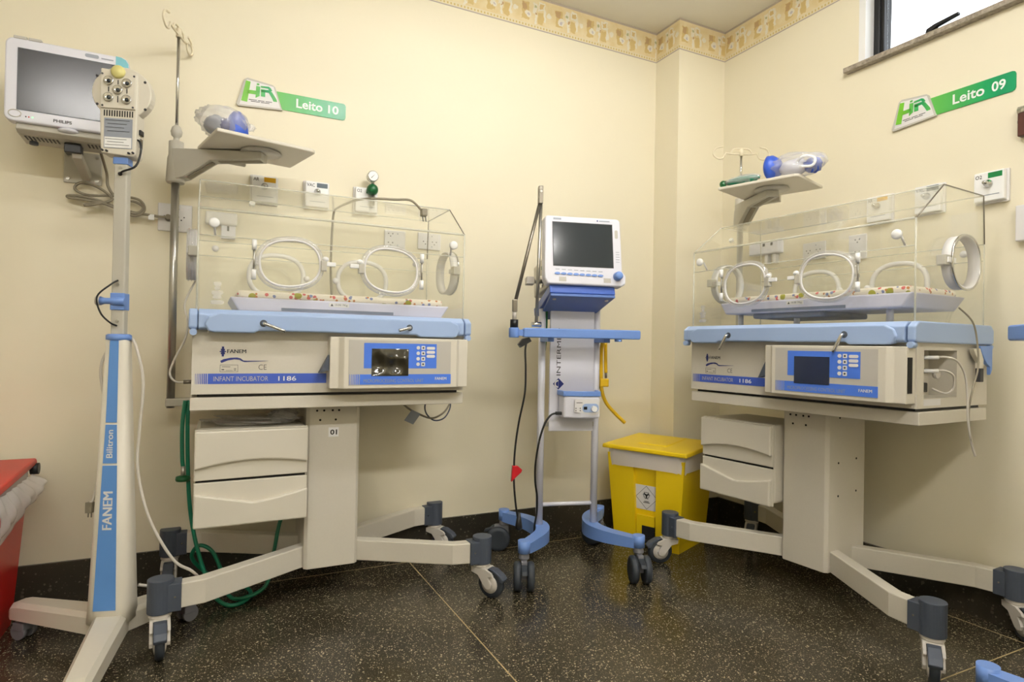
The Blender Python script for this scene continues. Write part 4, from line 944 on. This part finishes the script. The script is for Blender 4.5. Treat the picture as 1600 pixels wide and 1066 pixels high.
def ventilator(pose, label, full):
    X, Y, yaw = pose
    r = tag(empty('ventilator' if full else 'wheeled_stand', (X, Y, 0), yaw), label, 'ventilator' if full else 'stand')
    for sx in (-1, 1):
        # bowed foot: from the front caster back through the pole to the rear caster
        path = [(sx * .252, -.240), (sx * .215, -.195), (sx * .150, -.110), (sx * .120, -.03), (sx * .127, .06), (sx * .165, .15), (sx * .225, .222), (sx * .245, .245)]
        c = spline([(p[0], p[1], 0) for p in path], 6); vs = []; m_ = len(c)
        for i, p in enumerate(c):
            d = (c[min(i + 1, m_ - 1)] - c[max(i - 1, 0)]).normalized(); nn = Vector((-d.y, d.x, 0)); f_ = abs(i / (m_ - 1) - .5) * 2
            wd = .032 - .009 * f_; zt = .190 - .006 * f_; zb = .128 + .016 * f_
            vs.append([p + nn * wd + Vector((0, 0, zb)), p + nn * wd + Vector((0, 0, zt)), p - nn * wd + Vector((0, 0, zt)), p - nn * wd + Vector((0, 0, zb))])
        L_ = MB()
        for i in range(m_ - 1): L_.add(vs[i] + vs[i + 1], [(k, (k + 1) % 4, 4 + (k + 1) % 4, 4 + k) for k in range(4)])
        L_.add(vs[0], [(0, 1, 2, 3)]); L_.add(vs[-1], [(3, 2, 1, 0)])
        for p in (path[0], path[-1]): L_.cyl((p[0], p[1], .146), (p[0], p[1], .196), .026, n=22)
        L_.build('foot', 'rail_blue', r)
        twin_caster(r, path[0][0], path[0][1], -1.72 if sx > 0 else -1.75)
        twin_caster(r, path[-1][0], path[-1][1], 2.9 if sx < 0 else 2.2)
        MB().cyl((sx * .130, 0, .17), (sx * .130, 0, 1.19), .0165, n=20).build('pole', 'cool_white', r)
        MB().box(sx * .128 - .014, sx * .128 + .014, -.15, .0, 1.02, 1.055).build('rail_bracket', 'rail_blue', r, bevel=0.003)
    MB().cyl((-.13, 0, .278), (.13, 0, .278), .009, n=14).build('cross_bar', 'cool_white', r)
    bd = MB().box(-.098, .110, -.026, -.012, .615, 1.24).build('back_panel', 'cool_white', r, bevel=0.002)
    MB().box(-.125, .135, -.012, .010, .635, .655).build('panel_clip', 'steel', r)
    text('lettering', 'INTERMED', 'ink', bd, (-.048, -.0262, .868), .215, .019, bold=0, up=True)
    flat('maker_mark', 'navy', bd, [(-.083, .830), (-.057, .804), (-.031, .830), (-.057, .856)], -.026)
    flat('maker_mark', 'white', bd, [(-.0575 - .018 * math.sin(a), .830 + .018 * math.cos(a)) for a in [PI * i / 12 for i in range(13)]], -.0268)
    flat('maker_mark', 'navy', bd, [(-.0585 - .011 * math.sin(a), .830 + .011 * math.cos(a)) for a in [PI * i / 12 for i in range(13)]], -.0276)
    # push rail
    rl = MB().prism(rrect(-.262, .262, 1.036, 1.076, .008, 3), 'y', -.205, -.165).build('push_rail', 'rail_blue', r, bevel=0.005, seg=3)
    if full: MB().box(-.285, -.255, -.195, -.170, 1.042, 1.068).build('rail_neck', 'rail_blue', rl)
    if full: MB().lathe([(0, 1.034), (.020, 1.034), (.022, 1.038), (.022, 1.070), (.020, 1.076), (0, 1.076)], (-.300, -.185, 0), 'z', 22).build('rail_socket', 'rail_blue', rl)
    MB().cyl((.165, -.185, 1.025), (.165, -.185, 1.037), .016, n=16).build('rail_stud', 'rail_blue', rl)
    if full:
        # tilting head: platform, blue base, screen unit (tilted back)
        HM = Matrix.Translation((.003, -.20, 1.215)) @ Matrix.Rotation(-.14, 4, 'X')
        def hb(x0, x1, y0, y1, z0, z1, nm, mm, par=None, bev=.003, **k): return MB().box(x0, x1, y0, y1, z0, z1, HM).build(nm, mm, par or r, bevel=bev, **k)
        PM = Matrix.Translation((.003, -.20, 1.215)) @ Matrix.Rotation(-.30, 4, 'X')
        MB().prism([(-.150, .0), (.140, .0), (.112, .30), (-.128, .30)], 'z', .0, .012, PM).build('head_platform', 'plat_blue', r, bevel=0.002)
        for x in (-.125, .112): MB().cyl(PM @ Vector((x, .035, -.003)), PM @ Vector((x, .035, .001)), .008, n=14).build('platform_screw', 'caster_white', r)
        MB().prism([(-.152, .0), (.142, .0), (.140, .30), (-.150, .30)], 'z', .014, .052, PM).build('head_base', 'deep_blue', r, bevel=0.004)
        ub = hb(-.150, .146, .012, .30, .053, .20, 'ventilator_body', 'beige', bev=.006)
        MB().box(-.1515, -.1495, .06, .085, .075, .16, HM).build('side_port', 'black', ub)
        MB().cyl(HM @ Vector((-.150, .14, .095)), HM @ Vector((-.156, .14, .095)), .028, n=22).build('side_dial', 'chrome', ub)
        MB().cyl(HM @ Vector((-.156, .14, .095)), HM @ Vector((-.190, .14, .095)), .010, n=14).build('gas_valve', 'steel', ub)
        MB().box(-.225, -.190, .120, .160, .078, .112, HM).build('valve_block', 'caster_white', ub, bevel=0.003)
        MB().box(-.1525, -.1495, .10, .145, .15, .165, HM).build('side_label', 'cap_green', ub)
        fc = MB().prism([(-.178, .075), (-.165, .050), (.165, .048), (.185, .058), (.188, .095), (.172, .115), (.170, .340), (.160, .352), (-.160, .352), (-.172, .345)], 'y', -.012, .045, HM).build('screen_case', 'cool_white', r, bevel=0.007, seg=3)
        def hf(poly, nm, mm, y=-.012, t=.0012, par=None): return MB().prism(poly, 'y', y, y - t, HM).build(nm, mm, par or fc)
        hf(rect(-.140, .132, .128, .325), 'screen_rim', 'ink'); hf(rect(-.137, .129, .131, .322), 'screen', 'screen', -.0132)
        for k in range(8): MB().prism([(-.122 + k * .0275 + .0125 * math.cos(a), .096 - k * .0006 + .0052 * math.sin(a)) for a in [2 * PI * i / 14 for i in range(14)]], 'y', -.012, -.016, HM).build('soft_key', 'rail_blue', fc)
        for k in range(8): hf(rect(-.130 + k * .0275, -.112 + k * .0275, .113 - k * .0006, .1155 - k * .0006), 'small_print', 'label_grey')
        MB().lathe([(0, -.040), (.014, -.040), (.018, -.034), (.020, -.012)], (0, 0, 0), 'y', 22).build('dial_knob', 'rail_blue', fc, loc=HM @ Vector((.148, 0, .092)), rot=(-.14, 0, 0))
        for x in (-.115, .085): hf(rect(x, x + .032, .062, .082), 'speaker_grille', 'panel_grey', t=.0006)
        hf(rect(-.135, -.100, .334, .342), 'small_print', 'label_grey'); hf([(.060, .338), (.064, .334), (.068, .338), (.064, .342)], 'maker_mark', 'navy'); hf(rect(.072, .120, .336, .340), 'small_print', 'label_grey')
        hf(rrect(.142, .156, .262, .300, .006), 'badge', 'panel_grey')
        for k in range(5): hf(rect(.144, .160, .200 - k * .011, .202 - k * .011), 'small_print', 'label_grey')
    # jointed circuit arm
    if full:
        ar = MB().cyl((-.300, -.185, 1.076), (-.300, -.185, 1.110), .017, n=18).build('arm_socket', 'black', r)
        MB().cyl((-.300, -.185, 1.11), (-.300, -.185, 1.150), .009, n=14).build('arm_pin', 'caster_white', ar)
        MB().box(-.309, -.289, -.197, -.175, 1.142, 1.195).build('arm_joint', 'dark_steel', ar, bevel=0.003)
        MB().cyl((-.298, -.185, 1.18), (-.188, -.150, 1.625), .0075, n=12).build('arm_rod', 'dark_steel', ar)
        MB().box(-.197, -.178, -.165, -.137, 1.612, 1.690).build('arm_joint', 'dark_steel', ar, bevel=0.003)
        MB().cyl((-.188, -.168, 1.665), (-.188, -.134, 1.665), .006, n=12).build('joint_screw', 'chrome', ar)
        MB().cyl((-.184, -.150, 1.62), (-.198, -.160, 1.10), .0075, n=12).build('arm_rod', 'steel', ar)
        MB().cyl((-.222, -.172, 1.092), (-.180, -.172, 1.092), .011, n=14).build('rod_clamp', 'chrome', ar)
    if full:
        MB().prism([(-.262, 1.030), (-.235, 1.036), (-.225, 1.020), (-.272, .992), (-.282, 1.006)], 'y', -.195, -.170).build('cable_clip', 'black', r)
        # humidifier on the right pole
        HZ = .683
        hu = MB().prism([(-.060, -.040), (-.052, -.105), (.020, -.125), (.110, -.120), (.124, -.040)], 'z', HZ, HZ + .098).build('humidifier', 'cool_white', r, bevel=0.008)
        MB().prism([(-.064, -.030), (-.056, -.108), (.020, -.129), (.112, -.124), (.129, -.030), (.115, -.03), (.100, -.108), (.020, -.112), (-.042, -.094), (-.05, -.03)], 'z', HZ + .098, HZ + .120).build('top_rim', 'rail_blue', hu, bevel=0.002)
        MB().box(-.05, .115, -.110, -.03, HZ + .098, HZ + .106).build('heater_plate', 'deep_blue', hu)
        hm = Matrix.Translation((.020, -.125, HZ)) @ Matrix.Rotation(.05, 4, 'Z')
        MB().prism([(-.03, .030), (.02, .022), (.05, .012), (.085, .022), (.088, .085), (-.03, .085)], 'y', .002, -.002, hm).build('front_label', 'white', hu)
        MB().prism(rrect(.006, .082, .028, .066, .016), 'y', -.002, -.003, hm).build('control_field', 'tray_blue', hu)
        MB().prism(rect(.012, .028, .040, .053), 'y', -.003, -.004, hm).build('display', 'black', hu)
        MB().cyl(hm @ Vector((.058, -.003, .044)), hm @ Vector((.058, -.018, .044)), .013, n=20).build('dial_knob', 'pure_white', hu)
        for x in (-.024, -.004):
            for z in (.036, .046): MB().cyl(hm @ Vector((x, -.002, z)), hm @ Vector((x, -.003, z)), .0026, n=8).build('indicator', 'ink', hu)
        MB().prism(rect(-.022, .006, .069, .0715), 'y', -.002, -.003, hm).build('small_print', 'ink', hu)
        MB().box(-.083, -.052, -.085, -.068, HZ + .012, HZ + .026).build('inlet_plug', 'black', hu, bevel=0.003)
        for x, z0_, mm in ((-.165, 1.16, 'cap_green'),): MB().tube(spline([(-.115, -.02, 1.20), (-.112, .0, 1.10), (-.108, .02, 1.03), (-.11, .03, .98)], 5), .006, 8).build('gas_hose', mm, r)
        MB().tube(spline([(.112, .02, .79), (.150, .03, .80), (.158, .035, .84), (.150, .04, .87)], 5), .007, 8).build('gas_hose', 'cap_green', r)
    return r
PV = (.265, 2.82, .2)
vent = ventilator(PV, 'ventilator with grey screen on a white and blue wheeled stand beside the yellow bin', True)
ventilator((1.387, 1.271, -1.92), 'wheeled stand at the right picture edge showing only a blue foot and rail end', False)
# black cords and the yellow hose that hang on the ventilator
def hung(name, pose, anchor, label, cat, mb, part, m):
    t_ = thing_at(name, pose, anchor, label, cat); build_local(mb, part, m, t_, anchor); return t_
def build_local(mb, nm, m, t_, anchor, **k):
    mb.v = [(v[0] - anchor[0], v[1] - anchor[1], v[2] - anchor[2]) for v in mb.v]; return mb.build(nm, m, t_, **k)
A = (-.25, -.19, 1.0)
t = hung('power_cord', PV, A, 'black cord hanging from the ventilator rail with a red clip', 'cord',
     MB().tube(spline([(-.245, -.19, 1.02), (-.252, -.195, .98), (-.250, -.20, .90), (-.252, -.20, .80), (-.275, -.20, .68), (-.290, -.20, .56), (-.292, -.20, .44), (-.283, -.20, .34), (-.272, -.20, .275)], 8), .0042, 8), 'cord', 'black')
build_local(MB().prism([(-.304, .430), (-.282, .452), (-.262, .470), (-.258, .480), (-.276, .496), (-.300, .498)], 'y', -.208, -.188), 'cord_clip', 'clip_red', t, A, bevel=0.002)
build_local(MB().lathe([(.006, .30), (.012, .262), (.016, .238), (.010, .228), (0, .228)], (-.268, -.20, 0), 'z', 14), 'plug', 'black', t, A)
A = (-.08, -.08, .70)
hung('power_cord', PV, A, 'black cord drooping from the humidifier down the ventilator pole', 'cord',
     MB().tube(spline([(-.075, -.076, .702), (-.105, -.085, .695), (-.135, -.09, .655), (-.158, -.09, .58), (-.172, -.085, .48), (-.168, -.07, .40), (-.156, -.06, .33), (-.155, -.055, .26), (-.162, -.05, .20), (-.160, -.04, .155)], 8), .0046, 8), 'cord', 'black')
A = (.155, -.02, 1.0)
t = hung('gas_hose', PV, A, 'yellow air hose looped on the ventilator with a clip', 'hose',
     MB().tube(spline([(.150, -.03, 1.03), (.158, .01, .97), (.163, .02, .88), (.168, .02, .80), (.190, .02, .74), (.235, .02, .69), (.285, .02, .645)], 8), .0085, 10), 'hose', 'hose_yellow')
build_local(MB().tube(spline([(.175, .0, 1.02), (.182, .015, .95), (.186, .02, .88)], 6), .008, 10), 'hose_end', 'hose_yellow', t, A)
build_local(MB().cyl((.186, .02, .885), (.187, .02, .855), .006, n=12), 'hose_ferrule', 'dark_steel', t, A)
build_local(MB().box(.155, .198, .006, .034, .815, .853), 'hose_clip', 'hose_yellow', t, A, bevel=0.004)

# ================================================================= bins
def pedal_bin(pose, W, D, H, m, label, liner_drop, sign, flare=.035):
    """origin: floor centre; front faces -y"""
    X, Y, yaw = pose
    r = tag(empty('pedal_bin', (X, Y, 0), yaw), label, 'bin', 'pedal bins')
    hw_, hd_ = W / 2, D / 2; tw, td = hw_ + flare, hd_ + flare * .8
    b = MB()
    def ringv(z, sx, sy): return [(-sx, -sy, z), (-sx * .30, -sy, z), (-sx * .30, -sy + .02, z), (sx * .30, -sy + .02, z), (sx * .30, -sy, z), (sx, -sy, z), (sx, sy, z), (-sx, sy, z)]
    zs = (0.0, .045, .046, H * .90)
    rings = [ringv(zs[0], hw_ - .004, hd_ - .004), ringv(zs[1], hw_ - .002, hd_ - .002), ringv(zs[2], hw_, hd_), ringv(zs[3], tw, td)]
    for k in range(3): b.add(rings[k] + rings[k + 1], [(i, (i + 1) % 8, 8 + (i + 1) % 8, 8 + i) for i in range(8)])
    b.add(rings[0], [tuple(reversed(range(8)))]); b.add(rings[-1], [tuple(range(8))])
    body = b.build('body', m, r, bevel=0.006)
    # pedal niche
    bz = .155
    MB().box(-hw_ * .27, hw_ * .27, -hd_ - .0005, -hd_ + .026, .01, bz).build('pedal_niche', m, body)
    MB().box(-hw_ * .10, hw_ * .27, -hd_ - .003, -hd_ + .02, .02, .105).build('niche_opening', 'dark_hole', body)
    MB().box(-hw_ * .24, hw_ * .22, -hd_ - .050, -hd_ - .004, .035, .052).build('pedal', 'black', r, bevel=0.004)
    # liner folded over the rim
    l = MB(); z0, z1 = H * .90 - .062, H * .955
    def lr(z, g, seed): 
        out = []; rnd = random.Random(seed); k = 40; f_ = (z - .046) / (H * .9 - .046); sx, sy = hw_ + (tw - hw_) * min(f_, 1) + g, hd_ + (td - hd_) * min(f_, 1) + g
        for i in range(k):
            t_ = 2 * PI * i / k; c, s = math.cos(t_), math.sin(t_); q = .18
            out.append((sx * math.copysign(abs(c) ** q, c) + rnd.uniform(-.002, .002), sy * math.copysign(abs(s) ** q, s) + rnd.uniform(-.002, .002), z + (rnd.uniform(-.008, .008) if z < z1 else 0)))
        return out
    R = [lr(z0 - liner_drop * .0, .006, 1), lr((z0 + z1) / 2, .008, 2), lr(z1, .006, 3)]
    k = 40
    for j in range(2): l.add(R[j] + R[j + 1], [(i, (i + 1) % k, k + (i + 1) % k, k + i) for i in range(k)], True)
    l.build('bin_liner', 'liner', r)
    lid = MB(); e = .022
    a0 = [(-tw - e, -td - e, H * .945), (tw + e, -td - e, H * .945), (tw + e, td + e * .6, H * .98), (-tw - e, td + e * .6, H * .98)]
    lid.add(a0 + [(x * .99, y * .99, z + .022) for x, y, z in a0] , [(3, 2, 1, 0), (4, 5, 6, 7), (0, 1, 5, 4), (1, 2, 6, 5), (2, 3, 7, 6), (3, 0, 4, 7)])
    ld = lid.build('lid', m, r, bevel=0.006)
    rg = MB(); zf, zr = H * .945 + .022, H * .98 + .022
    rg.add([(-tw * .35, -td * .5, zf + .010), (tw * .35, -td * .5, zf + .010), (tw * .30, td * .9, zr + .002), (-tw * .30, td * .9, zr + .002), (-tw * .42, -td * .62, zf - .001), (tw * .42, -td * .62, zf - .001), (tw * .36, td, zr - .004), (-tw * .36, td, zr - .004)],
           [(0, 1, 2, 3), (0, 4, 5, 1), (1, 5, 6, 2), (2, 6, 7, 3), (3, 7, 4, 0)])
    rg.build('lid_ridge', m, ld)
    for s in (-1, 1): MB().cyl((s * (tw + .006), td - .004, H * .955), (s * (tw + .030), td - .004, H * .955), .020, n=18).build('hinge_pin', 'black', ld)
    if sign:
        sz, cx, cz = .098, 0.0, .245
        sg = MB().box(cx - .056, cx + .056, -hd_ - .0215, -hd_ - .0205, cz - .058, cz + .058)
        # the panel front is slightly inclined with the body: lay the sign on it
        tilt = math.atan2(td - hd_, H * .9 - .046); SM = Matrix.Translation((0, -hd_ + .0195 - (td - hd_) * ((cz - .046) / (H * .9 - .046)), cz)) @ Matrix.Rotation(tilt, 4, 'X')
        pl_ = MB().box(-.064, .064, -.0012, 0, -.062, .062, SM).build('hazard_sign', 'white', body)
        d1, d2 = .060, .0578
        for q in range(4):
            a1, a2 = PI / 2 * q, PI / 2 * (q + 1)
            MB().prism([(d1 * math.cos(a1), d1 * math.sin(a1)), (d1 * math.cos(a2), d1 * math.sin(a2)), (d2 * math.cos(a2), d2 * math.sin(a2)), (d2 * math.cos(a1), d2 * math.sin(a1))], 'y', -.0012, -.002, SM).build('sign_border', 'ink', pl_)
        # biohazard trefoil: three open horns around a ring
        for q in range(3):
            a_ = PI / 2 + q * 2 * PI / 3
            arc = lambda c_, rr, a0_, a1_, n_=14: [(c_ + rr * math.cos(a0_ + (a1_ - a0_) * i / n_), rr * math.sin(a0_ + (a1_ - a0_) * i / n_)) for i in range(n_ + 1)]
            cr = arc(.0110, .0135, .955, 2 * PI - .955) + arc(.0155, .0115, 2 * PI - 1.279, 1.279)
            cr = [(x * math.cos(a_) - z * math.sin(a_), .012 + x * math.sin(a_) + z * math.cos(a_)) for x, z in cr]
            MB().prism(cr, 'y', -.0012, -.002, SM).build('biohazard_mark', 'black', pl_)
        MB().tube([(SM @ Vector((.0155 * math.cos(2 * PI * i / 24), -.0016, .012 + .0155 * math.sin(2 * PI * i / 24)))) for i in range(24)], .0011, 6, True).build('biohazard_ring', 'black', pl_)
        for x0, x1, z in ((-.012, .012, -.021), (-.018, .018, -.027)): MB().prism(rect(x0, x1, z, z + .003), 'y', -.0012, -.002, SM).build('small_print', 'ink', pl_)
    return r
fl_, fr_ = Vector((.547, 3.207)), Vector((.830, 2.968)); ang = math.atan2(fr_.y - fl_.y, fr_.x - fl_.x)
bn = Vector((-math.sin(ang), math.cos(ang))); ctr = (fl_ + fr_) / 2 + bn * .155
pedal_bin((ctr.x, ctr.y, ang), .365, .31, .505, 'yellow', 'yellow pedal bin with biohazard sign in the wall corner', 0, True, .030)
rc_ = room(-3.105, .335)
pedal_bin((rc_.x, rc_.y, WY), .40, .36, .556, 'red', 'red pedal bin with white liner at the left picture edge', 0, False, .030)
# baggy liner hanging out over the right side of the red bin
rb = [o for o in bpy.data.objects if o.name.startswith('pedal_bin') and 'red' in o.get('label', '')][0]
mb = MB(); nU, nV = 26, 12; rnd = random.Random(4)
for j in range(nV + 1):
    fz = j / nV
    for i in range(nU + 1):
        fy = i / nU; y = -.215 + .40 * fy
        low = .325 + .075 * fy + .07 * max(0, fy - .6)
        z = .515 + (low - .515) * fz
        bulge = .050 * math.sin(PI * min(1, fz * 1.05)) * (.35 + .65 * fy) + .008 * math.sin(fy * 19 + fz * 7) * fz + .003 * math.sin(fy * 43 - fz * 11)
        mb.v.append((.245 + bulge - .028 * fz, y + .03 * fz * fy, z + .006 * math.sin(fy * 13) * fz))
for j in range(nV):
    for i in range(nU):
        a_ = j * (nU + 1) + i; mb.f.append((a_, a_ + 1, a_ + nU + 2, a_ + nU + 1)); mb.sm.append(True)
mb.build('bin_liner', 'liner', rb)

# ================================================================= cords and hoses around the incubators
A = (-.5, .1, .70)
t = hung('oxygen_hose', PL, A, 'green oxygen hose hanging from the incubator shelf and coiled on the floor', 'hose',
     MB().tube(spline([(-.500, .085, .770), (-.503, .08, .70), (-.500, .08, .55), (-.490, .075, .38), (-.470, .07, .25), (-.438, .06, .13), (-.400, .03, .035), (-.350, -.02, .010), (-.295, .0, .010), (-.270, .08, .010), (-.30, .16, .012), (-.38, .20, .030), (-.455, .19, .10), (-.480, .15, .16), (-.455, .12, .205), (-.41, .11, .18), (-.375, .10, .10), (-.35, .05, .022), (-.30, .0, .022), (-.22, .02, .05), (-.19, .06, .16), (-.165, .08, .28), (-.12, .10, .35)], 8), .0075, 10), 'hose', 'hose_green')
build_local(MB().tube(spline([(-.512, .075, .770), (-.520, .07, .68), (-.518, .07, .56), (-.514, .07, .52)], 6), .0075, 10), 'hose_end', 'hose_green', t, A)
build_local(MB().cyl((-.514, .07, .525), (-.514, .07, .485), .008, n=12), 'hose_ferrule', 'steel', t, A)
build_local(MB().lathe([(0, .470), (.024, .470), (.026, .476), (.024, .486), (.010, .490), (0, .490)], (-.514, .07, 0), 'z', 20), 'hose_knob', 'cap_green', t, A)
A = (-.5, 0, 1.0)
t = hung('sensor_cable', PL, A, 'thin white cable curving beside the steel pole into the incubator end', 'cable',
     MB().tube(spline([(-.478, .05, 1.235), (-.500, .04, 1.19), (-.520, .03, 1.13), (-.508, .0, 1.06), (-.515, -.03, 1.0), (-.545, -.06, .93), (-.558, -.07, .88), (-.540, -.08, .852), (-.505, -.085, .850)], 7), .0038, 8), 'cable', 'cable_white')
build_local(MB().cyl((-.515, -.085, .850), (-.487, -.085, .851), .007, n=12), 'connector', 'dark_steel', t, A)
A = (.4, 0, .75)
t = hung('power_cord', PL, A, 'dark cords with a grey tag drooping under the incubator shelf', 'cord',
     MB().tube(spline([(.29, .0, .7625), (.33, .0, .725), (.385, .0, .695), (.44, .0, .678), (.49, .0, .700), (.525, .02, .735), (.535, .05, .755), (.50, .08, .7625)], 6), .0042, 8), 'cord', 'cable_grey')
build_local(MB().tube(spline([(.418, .0, .7625), (.405, .0, .73), (.415, .0, .695), (.45, .0, .668), (.495, .0, .678), (.525, .01, .72), (.53, .03, .7625)], 6), .0032, 8), 'cord', 'slate', t, A)
build_local(MB().add([(.345, -.006, .718), (.385, -.006, .700), (.352, -.006, .655), (.312, -.006, .674), (.345, -.007, .718), (.385, -.007, .700), (.352, -.007, .655), (.312, -.007, .674)], [(0, 1, 2, 3), (7, 6, 5, 4), (0, 4, 5, 1), (1, 5, 6, 2), (2, 6, 7, 3), (3, 7, 4, 0)]), 'cord_tag', 'label_grey', t, A)
A = (.2, -.05, 1.58)
t = hung('power_cord', PL, A, 'grey cord with two-pin plug lying over the hood roof below the pressure gauge', 'cord',
     MB().tube(spline([(.335, -.125, 1.545), (.300, -.085, 1.592), (.235, -.075, 1.590), (.165, -.06, 1.588), (.105, -.02, 1.586), (.075, .06, 1.585), (.055, .16, 1.584), (.045, .225, 1.572), (.042, .240, 1.50), (.040, .243, 1.42), (.040, .243, 1.30), (.050, .245, 1.16), (.055, .262, 1.06)], 8), .0050, 8), 'cord', 'cable_grey')
build_local(MB().box(.328, .352, -.150, -.118, 1.522, 1.552), 'plug', 'cable_grey', t, A, bevel=0.004)
for q in (.334, .346): build_local(MB().cyl((q, -.135, 1.524), (q + .002, -.140, 1.500), .0022, n=8), 'plug_pin', 'ink', t, A)
A = (.55, -.1, .95)
t = hung('sensor_cable', PR, A, 'white probe cable looping down from the connector recess of the incubator', 'cable',
     MB().tube(spline([(.470, -.128, .985), (.500, -.10, .988), (.520, -.065, .975), (.528, -.03, .93), (.530, -.015, .86), (.530, -.01, .78), (.535, .005, .70), (.540, .02, .655)], 7), .0036, 8), 'cable', 'cable_white')
build_local(MB().tube(spline([(.470, -.128, .940), (.500, -.10, .942), (.512, -.07, .925), (.505, -.055, .885), (.490, -.075, .865), (.455, -.09, .88)], 7), .0036, 8), 'cable', 'cable_white', t, A)
build_local(MB().tube(spline([(.540, .02, .655), (.534, .0, .72), (.530, -.005, .80), (.530, .02, .88), (.528, .06, .95), (.524, .065, 1.03), (.515, .05, 1.11), (.485, .02, 1.16)], 7), .0030, 8), 'cable', 'cable_grey', t, A)
for z in (.985, .940): build_local(MB().cyl((.452, -.145, z), (.485, -.112, z + .001), .0065, n=12), 'connector', 'pure_white', t, A)
t = thing_at('hanging_bracket', PR, (.4925, .15, 1.00), 'blue hook bracket with dark jaw hanging at the tray end near the wall', 'bracket')
MB().prism([(-.02, .03), (.075, .03), (.075, -.055), (.060, -.075), (.058, -.045), (.035, -.035), (.0, .0)], 'x', .0, .012).build('hook_plate', 'rail_blue', t, bevel=0.002)
MB().prism([(-.075, .018), (-.025, .020), (.0, -.02), (-.005, -.09), (-.025, -.09), (-.028, -.03), (-.06, -.002)], 'x', .0, .016).build('jaw', 'beige', t, bevel=0.002)
MB().box(.002, .018, -.030, -.004, -.098, -.050).build('jaw_pad', 'ink', t, bevel=0.002)
t = thing_at('plastic_sheet', PL, (-.28, -.02, .690), 'crumpled clear plastic lying on top of the drawers', 'plastic')
MB().ball((.0, 0, .012), .165, .12, .016, 40, 16, wob=crinkle(31, .22)).build('sheet', 'film', t)
MB().ball((.105, -.02, .025), .05, .05, .024, 26, 14, wob=crinkle(33, .25)).build('bunched_end', 'film', t)
